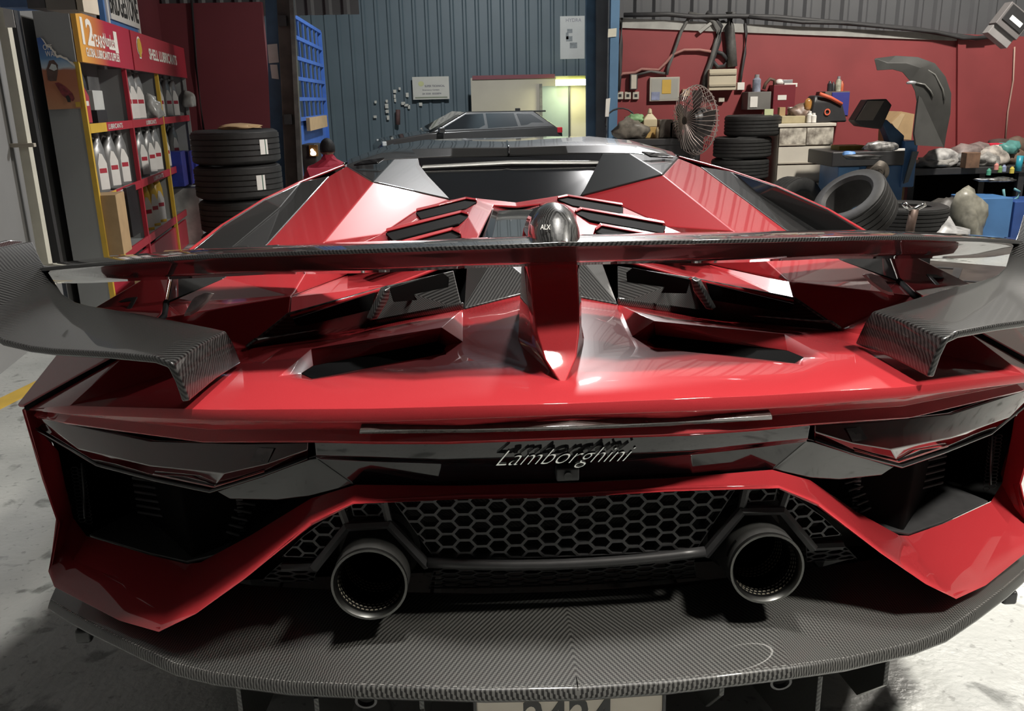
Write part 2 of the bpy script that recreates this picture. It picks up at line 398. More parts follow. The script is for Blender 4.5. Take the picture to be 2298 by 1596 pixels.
# --- black side intakes and flank
sil = [pr((670.6, 413), (1648, 385)), pr((546, 474), (1808, 446)), pr((451.6, 557), (1906.6, 516))]
m2s = (r(1640, 382, 3.70)+l(680, 408, 3.70))/2; m1s = (r(1745, 419, 3.30)+l(600, 446, 3.30))/2; m0s = (r(1855, 474, 2.95)+l(505, 500, 2.95))/2; e3s = (r(1985, 552, 2.65)+l(390, 590, 2.65))/2
pts = [qbs, bw, b3, bt, e3s, m0s, m1s, m2s, A3(1.03, 2.95, -.485), A3(.93, 3.40, -.385)]
fs = [(0, 1, 9, 7), (1, 2, 8, 9), (2, 3, 4, 8), (8, 4, 5), (8, 5, 6, 9), (9, 6, 7)]
panel('side_intake', car, ROOFM, pts, fs, mode='sep', solid=0.012, bevel=0.004, angle=10)
# rear fender outside the shut line
g0 = a[6]; e0 = l(47, 916, 2.19); e1 = l(170.6, 759.4, 2.36); e2 = A3(1.30, 2.52, -.578); e3 = A3(1.235, 2.60, -.56)
w0 = A3(1.40, 2.45, -.80); w1 = A3(1.40, 2.75, -.72); w2 = A3(1.36, 3.15, -.66); w3 = A3(1.30, 3.55, -.60); m0 = m0s+A3(0, .0, -.006); m1 = m1s+A3(0, .0, -.006); m2 = m2s+A3(0, 0, -.006); e3 = e3s+A3(0, 0, -.004)
q3 = A3(.80, 4.25, -.30)
pts = [g0, s1, s2, bt, e0, e1, e2, e3, w0, w1, w2, w3, m0, m1, m2, qA+A3(.02, .1, -.006), A3(1.25, 4.4, -.62), A3(1.22, 5.2, -.66), A3(.86, 5.2, -.45)]
fs = [(0, 4, 5, 1), (1, 5, 6, 2), (2, 6, 7, 3), (4, 8, 5), (5, 8, 9, 6), (6, 9, 10, 7), (7, 10, 12), (12, 10, 11, 13), (13, 11, 16, 14), (14, 16, 15), (15, 16, 17, 18)]
panel('rear_fender', car, RED, pts, fs, mode='sep', solid=0.01, bevel=0.005, angle=10)
for s_ in (1, -1):
    tube('shut_line', [bl(np.array(q)*np.array([s_, 1, 1])+A3(0, 0, .003)) for q in (a[6], (a[6]+s1)/2, s1, s2, bt)], .0065, DARK, car, 6)
# black brackets on the fender tops
for poly in ([(255, 676), (312, 668), (296, 698), (287, 698), (300, 676), (252, 682)],):
    q_ = [onp(u, v, e1, e2, s2, -1)+A3(.004, -.004, .004) for u, v in poly]
    panel('fender_number_mark', car, BLACKP, q_, [tuple(range(6))], mode='sep', solid=0.003, bevel=0)
# silver rosette on each haunch, reflected brightness put into its matte pale colour
for s_ in (1, -1):
    up = [(1931.6, 622), (1945, 620), (1972, 630), (1980, 637), (1999, 662), (2004, 668), (1990, 667), (1975, 660), (1950, 642)]
    bm = bmesh.new(); rim = []; inn = []
    ctr = np.mean([r(u, v, 2.40) for u, v in up], axis=0)
    pl = [onp(u, v, r1, s2, I1)+A3(0, -.006, .008) for u, v in up]
    c_ = sum(pl)/len(pl)
    def W3(q): return bl(np.array(q)*np.array([s_, 1, 1]))
    v0 = [bm.verts.new(W3(q)) for q in pl]; v1 = [bm.verts.new(W3(q*.88+c_*.12+A3(0, -.004, .006))) for q in pl]
    nn = len(pl)
    for k in range(nn): bm.faces.new((v0[k], v0[(k+1) % nn], v1[(k+1) % nn], v1[k]))
    bm.faces.new(v1); bmesh.ops.recalc_face_normals(bm, faces=bm.faces[:])
    badge = from_bm('haunch_badge', bm, mat('badge_silver', (.8, .8, .78), .25, metal=.0, noise=.05, nscale=30), car); finish(badge, 0.001); badge['label'] = 'silver oval badge on the red haunch'
    bm = bmesh.new(); vv = [bm.verts.new(W3(q*.8+c_*.2+A3(0, -.006, .008))) for q in pl]; bm.faces.new(vv)
    from_bm('badge_face', bm, mat('badge_face', (0.9, 0.9, 0.9), 0.3, metal=0.0, noise=0.25, nscale=60), badge)

# --- tail lights
lt = [A3(.543, 1.728, -.69), r(1953.5, 947, 1.78), r(2135.5, 929, 1.90), r(2298, 877, 2.04), A3(1.35, 2.20, -.775)]
lb = [A3(.549, 1.739, -.727), A3(.789, 1.822, -.834), l(351, 1074, 1.94), l(219, 1040, 2.07), l(83, 961, 2.21)]
lt.insert(1, (lt[0]+lt[1])/2); lb.insert(1, (lb[0]*.55+lb[1]*.45)+A3(0, 0, -.004))
lm = [(p*.45+q*.55)+A3(0, -.022, 0) for p, q in zip(lt, lb)]
for k in (0, 5): lm[k] = (lt[k]+lb[k])/2
lens = panel('tail_light', car, LENS, lt+lm+lb, grid_faces(3, 6), mode='sep', solid=0.01, bevel=0.002, angle=20)
for o_ in lens:
    s_ = 1 if sum((o_.matrix_world @ v.co).x for v in o_.data.vertices) > 0 else -1
    def tp(i, t, off): 
        q = (lt[i]*(1-t)+lb[i]*t)+A3(0, -off-.02*math.sin(PI*t), 0); return bl(q*np.array([s_, 1, 1]))
    tube('lamp_trim', [tp(i, 1.02, .006) for i in range(6)], 0.0035, GLOSS, o_)
    tube('light_bar', [tp(1, .85, .003), tp(2, .9, .003), tp(3, .82, .003)], 0.0016, mat('lens_line', (0.2, 0.02, 0.02), 0.2, coat=1, noise=0.1), o_, seg=6)
    bm = bmesh.new()
    q4 = [tp(1, .12, .002), (tp(2, .08, .003)+tp(1, .08, .003))/2, (tp(2, .35, .003)+tp(1, .35, .003))/2, tp(1, .5, .002)]
    bm.faces.new([bm.verts.new(q) for q in q4]); from_bm('lamp_reflector', bm, LENSIN, o_)

# --- gloss black tail panel with script, camera and lower wings
g_t = [cz(984, 1.625), r(1550, 974, 1.635), r(1820, 953, 1.71)]
g_m = [cz(1024, 1.64), r(1550, 1013, 1.65), r(1815, 985, 1.72)]
g_s = [cz(1040, 1.665), r(1550, 1020, 1.67), r(1812, 989, 1.735)]
g_b = [cz(1085, 1.70), r(1550, 1072, 1.70), r(1733, 1056, 1.71)]
gw = [A3(.549, 1.745, -.735), A3(.785, 1.835, -.845), r(1977.5, 1068, 1.84), r(1886, 1078, 1.80), r(1820.5, 1074, 1.76)]
pts = g_t+g_m+g_s+g_b+gw
fs = grid_faces(4, 3)+[(11, 8, 12), (11, 12, 16), (12, 15, 16), (12, 13, 14, 15)]
panel('tail_panel', car, GLOSS, pts, fs, solid=0.01, bevel=0.003, angle=14)
w_ = bl(cz(1021, 1.625)); 
def chrome_script():
    o = text_fit('script_badge', 'Lamborghini', 0.213, 0.034, CHROME, car, (0, 0, 0), (PI/2+.12, 0, 0), shear=0.75, bold=-0.018, depth=0.003)
    c_ = bl(onp(1268, 1021, g_t[0], g_t[1], g_m[1])); o.location = c_ + Vector((0, -0.010, 0)); return o
sb = chrome_script(); sb['label'] = 'chrome script on the black tail panel'
cpos = bl(cz(1060, 1.66)); cb = box('reverse_camera', cpos+Vector((0, .004, 0)), (0.036, 0.03, 0.022), PLAS, car, 0.003)
lathe('camera_lens', [(0, -.004), (.0035, -.004), (.0065, 0), (.0065, .004), (0, .004)], GLOSS, cb, 16, Matrix.Translation((0, -.016, 0)) @ Matrix.Rotation(PI/2, 4, 'X'))

# --- red lower bumper: bar over the grille, sweeping out to the corners
bt_ = [cz(1083.5, 1.69), r(1500, 1073, 1.69), A3(.445, 1.697, -.777), l(698, 1118, 1.76), l(562.7, 1201, 1.90), l(450, 1262, 2.00), A3(.955, 2.05, -.15-.996), l(330, 1244, 2.10), l(194.7, 1203, 2.27), l(165, 1163, 2.29), l(147, 1090, 2.29), l(131, 1012, 2.29), l(84, 962, 2.24)]
bl2 = [cz(1117, 1.655), r(1500, 1103, 1.655), A3(.448, 1.655, -.803), l(698, 1179, 1.66), l(550, 1299, 1.675), l(440, 1378, 1.70), A3(.93, 1.76, -1.156), l(269, 1394, 1.85), l(122, 1318, 2.08), l(108, 1283, 2.14), l(129, 1176.5, 2.22), l(94, 1076, 2.23), l(49, 920, 2.2)]
def up(q, du, dy): return q+A3(0, dy, du)
lipr = [q*0.83+p*0.17+A3(0, -.012, .0) for p, q in zip(bt_, bl2)]
for k in (9, 10, 11, 12): lipr[k] = bl2[k]*.85+bt_[k]*.15+A3(0, -.006, 0)
midr = [p*0.5+q*0.5+A3(0, .012 if k > 2 else -.006, -.006) for k, (p, q) in enumerate(zip(bt_, bl2))]
und = [q+A3(0, .05, -.008) for q in bl2]
for k in range(8, 13): und[k] = bl2[k]+A3(.01, .10, 0)
panel('rear_bumper', car, RED, bt_+midr+lipr+bl2+und, grid_faces(5, 13), solid=0.006, bevel=0.004, angle=40, wn=False)
# --- side outlets: dark boxes behind the openings
def back(q, dy=.22): return q*np.array([.93, 1, 1])+A3(.02, dy, .01)
rim_ = [A3(.60, 1.86, -.80), A3(.785, 1.84, -.85), l(351, 1080, 1.96), l(219, 1045, 2.09), l(110, 985, 2.22)] + [bt_[k] for k in (11, 10, 9, 8, 7, 6, 5, 4, 3)] + [A3(.52, 1.76, -.84)]
rc0 = sum(rim_)/len(rim_); rim_ = [rc0+(q-rc0)*1.09+A3(0, .02, 0) for q in rim_]; bk = [back(q) for q in rim_]
nr = len(rim_)
panel('side_outlet', car, DARK, rim_+bk, [(k, (k+1) % nr, nr+(k+1) % nr, nr+k) for k in range(nr)]+[tuple(range(nr, 2*nr))], mode='sep', solid=0, bevel=0, out=(0, -1, 0))
for k in range(6):
    z_ = -.98-.021*k
    bm = bmesh.new()
    for s_ in (1, -1):
        oo = tube('outlet_slat', [bl((s_*(.74+.012*k), 2.02, z_+.03)), bl((s_*.98, 2.16, z_+.01)), bl((s_*1.15, 2.26, z_-.01))], 0.0035, PLAS, car, 6)
for s_ in (1, -1):
    rad = thing_ = None
    bm = bmesh.new()
    for k in range(26):
        q = bl((s_*(.80+.0), 2.05, -.88-.011*k)); 
        for j in range(4):
            add_box(bm, q+Vector((s_*.022*j, .012*j, -.004*j)), (0.013, 0.006, 0.0045))
    from_bm('radiator_fins', bm, PLAS, car)['kind'] = 'stuff'
    # honeycomb strip on the outer side of the opening
    bm = bmesh.new()
    for i in range(15):
        for j in range(2):
            u0 = 168+j*16+(i*1.2); v0 = 1052+i*8.2+(4 if j else 0)
            q = l(u0, v0, 2.31); c_ = bl(q*np.array([-1*-s_, 1, 1]))
            rr = .0058
            ringa = [c_+Vector((rr*1.35*math.cos(PI/3*k), -.002, rr*.8*math.sin(PI/3*k))) for k in range(6)]
            add_tube(bm, ringa+[ringa[0]], 0.0009, 4, cap=False)
    from_bm('outlet_honeycomb', bm, PLAS, car)['kind'] = 'stuff'
    tube('outlet_edge', [bl(np.array(q)*np.array([s_, 1, 1])) for q in (l(184, 1040, 2.30), l(188, 1100, 2.305), l(191, 1163, 2.30))], 0.003, PLAS, car, 6)
panel('outlet_floor', car, PLAS, [A3(.955, 2.05, -1.14), l(330, 1240, 2.11), l(200, 1200, 2.27), A3(1.2, 2.42, -1.15), A3(.85, 2.30, -1.11), A3(.78, 1.96, -1.06)], [(0, 1, 4, 5), (1, 2, 3, 4)], mode='sep', solid=0.006, bevel=0.002)

# --- honeycomb centre grille
def inside(p, poly):
    x, y = p; c = False; j = len(poly)-1
    for i in range(len(poly)):
        if (poly[i][1] > y) != (poly[j][1] > y) and x < (poly[j][0]-poly[i][0])*(y-poly[i][1])/(poly[j][1]-poly[i][1])+poly[i][0]: c = not c
        j = i
    return c
def clip(poly, cpoly):
    out = poly
    for i in range(len(cpoly)):
        x1, y1 = cpoly[i]; x2, y2 = cpoly[(i+1) % len(cpoly)]
        inp, out = out, []
        if not inp: return []
        def sd(p): return (x2-x1)*(p[1]-y1)-(y2-y1)*(p[0]-x1)
        for k in range(len(inp)):
            p, q = inp[k-1], inp[k]
            dp, dq = sd(p), sd(q)
            if dq >= 0:
                if dp < 0: t = dp/(dp-dq); out.append((p[0]+(q[0]-p[0])*t, p[1]+(q[1]-p[1])*t))
                out.append(q)
            elif dp >= 0:
                t = dp/(dp-dq); out.append((p[0]+(q[0]-p[0])*t, p[1]+(q[1]-p[1])*t))
    return out
def honeycomb(name, cpoly, px, pz, to3, depth, gap, ox=0.0, oz=0.0, smat=PLAS):
    """cpoly: convex outline (counter-clockwise) in (x, s); to3 maps (x, s, d) to a car point"""
    bm = bmesh.new()
    xs = [p[0] for p in cpoly]; zs = [p[1] for p in cpoly]
    i0, i1 = int(min(xs)/px)-2, int(max(xs)/px)+3
    j0, j1 = int(min(zs)/pz)-2, int(max(zs)/pz)+3
    for i in range(i0, i1):
        for j in range(j0, j1):
            cx = i*px+ox; cy = (j+(0.5 if i % 2 else 0))*pz+oz
            hexo = [(cx+px*.667*ca, cy+pz*.5*cb) for ca, cb in ((1, 0), (.5, 1), (-.5, 1), (-1, 0), (-.5, -1), (.5, -1))]
            o_ = clip(hexo, cpoly)
            if len(o_) < 3: continue
            mx = sum(p[0] for p in o_)/len(o_); my = sum(p[1] for p in o_)/len(o_)
            area_ = abs(sum(o_[k-1][0]*o_[k][1]-o_[k][0]*o_[k-1][1] for k in range(len(o_))))/2
            if area_ < .0002*px/.04: pass
            k1 = max(0.05, 1-gap/(px*.55)); k2 = max(0.05, 1-gap/(pz*.5))
            inn = [(mx+(p[0]-mx)*k1, my+(p[1]-my)*k2) for p in o_]
            A = [bm.verts.new(bl(to3(p[0], p[1], 0))) for p in o_]
            Bv = [bm.verts.new(bl(to3(p[0], p[1], 0))) for p in inn]
            Cv = [bm.verts.new(bl(to3(p[0], p[1], depth))) for p in inn]
            m_ = len(o_)
            for k in range(m_):
                k2_ = (k+1) % m_
                bm.faces.new((A[k], A[k2_], Bv[k2_], Bv[k])); bm.faces.new((Bv[k], Bv[k2_], Cv[k2_], Cv[k]))
    bmesh.ops.recalc_face_normals(bm, faces=bm.faces[:])
    return from_bm(name, bm, smat, car)
def up3(x, s, d): return A3(x, 1.675+d+.10*x*x, s)                               # upper, near-vertical face
def lo3(x, s, d):                                                              # lower face, leaning forward
    return A3(x, 1.695+(-.965-s)*0.55+d*.8+.10*x*x, s-d*.3)
honeycomb('honeycomb_grille', [(-.285, -.955), (.285, -.955), (.375, -.80), (-.375, -.80)], .0366, .0306, up3, .02, .0029, 0, -.006)
honeycomb('honeycomb_grille', [(-.31, -1.075), (.31, -1.075), (.285, -.975), (-.285, -.975)], .0366, .0185, lo3, .015, .0026, smat=mat('grille_plastic_lit', (.06, .06, .06), .4, noise=.15, nscale=60))  # paler copy of the grille plastic, bounced light put into its colour
for s_ in (1, -1):
    pc = [(.385, -.80), (.375, -.862), (.465, -.862), (.50, -.80)]
    def mk(pts_, nm, pxx=.0366, pzz=.0306, f=up3, g=.003):
        q = [(s_*x, z) for x, z in pts_]
        ar = sum(q[k-1][0]*q[k][1]-q[k][0]*q[k-1][1] for k in range(len(q)))
        if ar < 0: q.reverse()
        honeycomb(nm, q, pxx, pzz, f, .03, g, .01*s_, .008)
    mk([(.388, -.808), (.380, -.85), (.455, -.85), (.462, -.808)], 'honeycomb_grille')
    mk([(.475, -.825), (.468, -.86), (.54, -.95), (.62, -.95), (.57, -.90)], 'honeycomb_grille')
    mk([(.545, -.975), (.57, -1.05), (.70, -1.06), (.63, -.98)], 'honeycomb_grille', .0366, .02, lo3, .0036)
    # hexagonal frame round the pipe
    fr_ = [(.30, -.962), (.378, -.862), (.468, -.868), (.548, -.968)]
    tube('pipe_surround', [bl(up3(s_*x, z, -.012)) for x, z in fr_], 0.0085, PLAS, car, 6, smooth=False)
    tube('pipe_surround', [bl(up3(s_*x, z, -.008)) for x, z in ((.378, -.862), (.386, -.812))], 0.0065, PLAS, car, 6, smooth=False)
    tube('pipe_surround', [bl(up3(s_*x, z, -.008)) for x, z in ((.468, -.868), (.480, -.822))], 0.0065, PLAS, car, 6, smooth=False)
    tube('pipe_surround', [bl(up3(s_*x, z, -.004)) for x, z in ((.548, -.968), (.62, -.972))], 0.0075, PLAS, car, 6, smooth=False)
tube('grille_ledge', [bl(up3(x, -.966+.012*(x*x/.09), -.012)) for x in np.linspace(-.30, .30, 13)], 0.009, PLAS, car, 8)
panel('grille_back', car, CARBM, [A3(0, 1.74, -.79), A3(.43, 1.76, -.79), A3(.84, 2.0, -1.14), A3(0, 1.92, -1.14), A3(0, 1.77, -.97), A3(.62, 1.86, -.96)], [(0, 1, 5, 4), (4, 5, 2, 3)], solid=0.004, bevel=0)

# --- exhaust pipes
for s_ in (1, -1):
    ctr = B(A3(s_*.42, 1.618, -.969))
    ax = Vector((-.02*s_, 1, -.06)).normalized()                 # pipe runs forward from the rim
    q = Vector((0, 0, 1)).rotation_difference(ax).to_matrix().to_4x4()
    R_ = 0.0605
    piv = bpy.data.objects.new('exhaust_pipe', bpy.data.meshes.new('exhaust_pipe'))
    bm = bmesh.new()
    add_lathe(bm, [(R_*.985, .004), (R_*.995, .02), (R_*.985, .024), (R_*.985, .028), (R_*1.0, .034), (R_*1.0, .125), (R_*1.14, .13), (R_*1.14, .26), (R_*.5, .30), (0, .30)], 48)
    bmesh.ops.recalc_face_normals(bm, faces=bm.faces[:])
    pipe = from_bm('exhaust_pipe', bm, COAT, car, True); pipe.matrix_local = Matrix.Translation(ctr-CO) @ q
    pipe.modifiers.new('edge', 'EDGE_SPLIT').split_angle = math.radians(35)
    lathe('pipe_rim', [(R_*.985, .006), (R_*1.0, .001), (R_*.99, -.003), (R_*.93, -.003), (R_*.88, .003), (R_*.86, .01)], STEEL, pipe, 48)
    m_, nt_, bs_ = (None, None, None)
    if 'perforated_liner' not in MATS:
        m_, nt_, bs_ = new_mat('perforated_liner'); bs_.inputs['Metallic'].default_value = 0.3; bs_.inputs['Roughness'].default_value = 0.35
        bs_.inputs['Base Color'].default_value = (0.3, 0.27, 0.22, 1)
        nz = nt_.nodes.new('ShaderNodeTexNoise'); nz.inputs['Scale'].default_value = 40
        rp_ = nt_.nodes.new('ShaderNodeValToRGB'); rp_.color_ramp.elements[0].color = (.2, .18, .14, 1); rp_.color_ramp.elements[1].color = (.4, .36, .28, 1)
        nt_.links.new(nz.outputs['Fac'], rp_.inputs[0]); nt_.links.new(rp_.outputs[0], bs_.inputs['Base Color'])
    lathe('pipe_liner', [(R_*.86, .006), (R_*.80, .05), (R_*.78, .11), (R_*.62, .115), (R_*.60, .2), (0, .2)], DARK, pipe, 48)
    bm = bmesh.new()
    for j in range(11):
        z_ = .012+j*.0078; rr = R_*(.855-.075*(j/10))
        for k in range(44):
            an = 2*PI*(k+(.5 if j % 2 else 0))/44
            c_ = Vector((rr*math.cos(an), rr*math.sin(an), z_)); t_ = Vector((-math.sin(an), math.cos(an), 0)); nrm = Vector((-math.cos(an), -math.sin(an), 0)); zz = Vector((0, 0, 1))
            w0_, h0_ = .0023, .0017
            vv = [bm.verts.new(c_+nrm*.0007+t_*w0_*x_+zz*h0_*y_) for x_, y_ in ((-1, -1), (1, -1), (1.0, .2), (.4, 1), (-.4, 1), (-1, .2))]
            bm.faces.new(vv)
    from_bm('liner_perforations', bm, MATS['perforated_liner'], pipe)['kind'] = 'stuff'
    for a0 in (20, 75, 130, 195):
        bm = bmesh.new(); st = []
        for k in range(9):
            an = math.radians(a0+k*3.6)
            st.append([bm.verts.new((R_*1.003*math.cos(an), R_*1.003*math.sin(an), z_)) for z_ in (.0165, .0235)])
        for k in range(8): bm.faces.new((st[k][0], st[k+1][0], st[k+1][1], st[k][1]))
        from_bm('pipe_slot', bm, DARK, pipe)

# --- carbon diffuser shelf
lip_px = [(800, 1541, 1.505), (654, 1535, 1.575), (480, 1514, 1.66), (392.6, 1493, 1.715), (305, 1452, 1.79), (212, 1406, 1.92), (160, 1379, 2.02), (112, 1348, 2.12)]
top = [cz(1545, 1.463), cz(1545, 1.463)+A3(.2, .01, -.0)] + [l(*q) for q in lip_px]
top[1] = r(1500, 1531, 1.475)
edge = [q+A3(.004*(k > 6), -.012, -.018) for k, q in enumerate(top)]
low = [q+A3(0, .004, -.034) for q in top]
inn = [cz(1327, 1.735), r(1500, 1318, 1.74), A3(.45, 1.78, -1.083), A3(.62, 1.82, -1.09), A3(.78, 1.88, -1.11), A3(.88, 1.93, -1.135), A3(1.0, 2.0, -1.17), A3(1.16, 2.12, -1.22), A3(1.28, 2.22, -1.26), A3(1.375, 2.22, -1.275)]
cen_ = [q*.5+p*.5+A3(0, 0, .006) for q, p in zip(inn, top)]
far = [q+A3(0, .02, -.10) for q in inn]
bot = [q+A3(0, .5, -.06) for q in low]
panel('diffuser', car, CARBM, far+inn+cen_+top+edge+low+bot, grid_faces(7, 10), solid=0.0, bevel=0.003, angle=25)
panel('diffuser_underside', car, DARK, [q+A3(0, .02, -.004) for q in low]+[q+A3(0, .55, -.10) for q in low], grid_faces(2, 10), solid=0.004, bevel=0)
seam = [bl(cz(v, Y)+A3(0, -.002, .002)) for v, Y in ((1329, 1.735), (1440, 1.60), (1543, 1.464))]
tube('diffuser_seam', seam, 0.0007, DARK, car, 4)
# stitched weave line along the lip
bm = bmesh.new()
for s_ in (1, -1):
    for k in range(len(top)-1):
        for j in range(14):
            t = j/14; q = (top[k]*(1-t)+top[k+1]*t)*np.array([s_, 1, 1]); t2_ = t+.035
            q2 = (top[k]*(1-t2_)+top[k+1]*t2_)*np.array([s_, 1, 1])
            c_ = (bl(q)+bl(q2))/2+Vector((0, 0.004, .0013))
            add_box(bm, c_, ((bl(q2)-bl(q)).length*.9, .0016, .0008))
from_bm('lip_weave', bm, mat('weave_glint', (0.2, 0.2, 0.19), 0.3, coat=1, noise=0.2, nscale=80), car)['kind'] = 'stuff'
# vertical strakes under the shelf
for s_ in (1, -1):
    for x0, yz in ((.735, [(1.68, -1.235), (1.68, -1.325), (1.80, -1.445), (2.3, -1.52), (2.3, -1.28)]),
                   (.545, [(1.60, -1.23), (1.60, -1.45), (1.9, -1.535), (2.3, -1.66), (2.3, -1.28)]),
                   (.315, [(1.56, -1.19), (1.56, -1.237), (1.66, -1.345), (2.3, -1.60), (2.3, -1.26)])):
        pl = [A3(x0, y_, z_) for y_, z_ in yz]
        poly = [B(q*np.array([s_, 1, 1])) for q in pl]
        prism('diffuser_strake', poly, (0.008*s_, 0, 0), CARBM, car, 0.0015)
    lathe('tow_eye', [(.013, -.004), (.017, -.004), (.017, .004), (.013, .004)], PLAS, car, 20, Matrix.Translation(bl(A3(s_*.428, 1.515, -1.172))) @ Matrix.Rotation(PI/2+.25, 4, 'X'), closed=True)
for s_ in (1, -1):
    box('diffuser_bracket', bl(A3(s_*1.235, 2.02, -1.325)), (.03, .02, .03), PLAS, car, .006)
# number plate
pc = B(A3(0.004, 1.66, -1.352)) - CO
plate = box('number_plate', pc, (0.318, 0.006, 0.105), mat('plate_cream', (0.62, 0.56, 0.47), 0.45, noise=0.06, nscale=12), car, 0.002)
for z_, sz in ((.0525, (.326, .012, .004)), (-.0525, (.326, .012, .004))): box('plate_frame', (0, 0, z_), sz, PLAS, plate)
for x_ in (-.161, .161): box('plate_frame', (x_, 0, 0), (.005, .012, .109), PLAS, plate)
text_fit('plate_digits', '2424', .155, .078, BLACKP, plate, (-.003, -.0035, .0), (PI/2, 0, 0), bold=.02)

# --- wing
TEz = [(0, -.290), (.23, -.295), (.36, -.30), (.53, -.309), (.74, -.324), (.88, -.339), (1.12, -.374), (1.30, -.406), (1.42, -.43), (1.50, -.447)]
BOz = [(0, -.342), (.2, -.345), (.46, -.360), (.54, -.364), (.70, -.374), (.887, -.396), (1.12, -.428), (1.36, -.468), (1.50, -.49)]
wy = lambda x: 1.80+.325*x*x
tez = lambda x: float(np.interp(x, *zip(*TEz))); boz = lambda x: float(np.interp(x, *zip(*BOz)))
def sect(x):
    Y, zt, zb = wy(x), tez(x), boz(x)
    k = (Y+.2)/Y
    zf = zt*(Y+.42)/Y+.012*(1-x/1.5)
    zf = zt-.062
    belly = zb*(Y+.17)/Y
    return [A3(x, Y, zt), A3(x, Y-.002, zt-.010), A3(x, Y+.03, zt-.022), A3(x, Y+.085, (zt+belly)/2-.012), A3(x, Y+.17, belly+.003), A3(x, Y+.27, belly+.004), A3(x, Y+.38, zf-.022), A3(x, Y+.43, zf), A3(x, Y+.39, zf+.014), A3(x, Y+.22, zt-.018), A3(x, Y+.08, zt-.002)]
xs = np.concatenate([-np.linspace(1.46, 0, 20), np.linspace(0, 1.46, 20)[1:]])
bm = bmesh.new(); rows = [[bm.verts.new(bl(np.array(q)*np.array([-1 if x < 0 else 1, 1, 1]))) for q in sect(abs(x))] for x in xs]
for i in range(len(rows)-1):
    for k in range(11): bm.faces.new((rows[i][k], rows[i][(k+1) % 11], rows[i+1][(k+1) % 11], rows[i+1][k]))
bm.faces.new(rows[0]); bm.faces.new(list(reversed(rows[-1]))); bmesh.ops.recalc_face_normals(bm, faces=bm.faces[:])
wing = from_bm('rear_wing', bm, CARB, car, True)
m = wing.modifiers.new('b', 'BEVEL'); m.width = .0015; m.segments = 2; m.limit_method = 'ANGLE'; m.angle_limit = math.radians(45)
wing.modifiers.new('wn', 'WEIGHTED_NORMAL')
# centre scoop on the wing
bm = bmesh.new(); rows = []
for t in np.linspace(0, 1, 15):
    Y = 1.803+.42*t
    hw = .0575*min(1, (math.sqrt(max(0, 1-(1-min(1, t/.42))**2))*.55+.45) if t < .42 else 1-.1*(t-.42))
    hh = .086*min(1, (math.sqrt(max(0, 1-(1-min(1, t/.40))**2)))) if t < .4 else .086*(1-.12*(t-.4))
    hh = max(hh, .004)
    zb_ = -.293-.05*t
    rows.append([bm.verts.new(bl((hw*math.cos(PI*k/16), Y, zb_+hh*math.sin(PI*k/16)**.9))) for k in range(17)])
for i in range(len(rows)-1):
    for k in range(16): bm.faces.new((rows[i][k], rows[i][k+1], rows[i+1][k+1], rows[i+1][k]))
bmesh.ops.recalc_face_normals(bm, faces=bm.faces[:])
scp = from_bm('wing_scoop', bm, CARB, car, True); finish(scp, 0, solid=0)
# small white lettering on the scoop, painted in for a reflection
o = text('scoop_reflection', 'ALX', .012, WHITE, scp, bl((-.028, 1.826, -.262))+Vector((0, -.003, 0)), (PI/2-.5, 0, -.25), .0004, sx=.7)
# centre post
pz = [(-.60, 1.715, .004, 2.32, .085), (-.578, 1.748, .008, 2.32, .082), (-.545, 1.80, .034, 2.33, .078), (-.50, 1.855, .047, 2.34, .072), (-.45, 1.90, .052, 2.34, .07), (-.39, 1.945, .053, 2.33, .064), (-.33, 1.98, .053, 2.3, .062)]
bm = bmesh.new(); rows = []
for z_, y0, hw, y1, hb in pz:
    rows.append([bm.verts.new(bl(q)) for q in ((-hw, y0, z_), (hw, y0, z_), (hw+.012, y0+.06, z_), (hb, (y0+y1)/2, z_), (hb*.8, y1, z_), (-hb*.8, y1, z_), (-hb, (y0+y1)/2, z_), (-hw-.012, y0+.06, z_))])
for i in range(len(rows)-1):
    for k in range(8): bm.faces.new((rows[i][k], rows[i][(k+1) % 8], rows[i+1][(k+1) % 8], rows[i+1][k]))
bmesh.ops.recalc_face_normals(bm, faces=bm.faces[:])
post = from_bm('wing_post', bm, RED, car); finish(post, .004, 3, 20); post['label'] = 'red central post under the black wing'
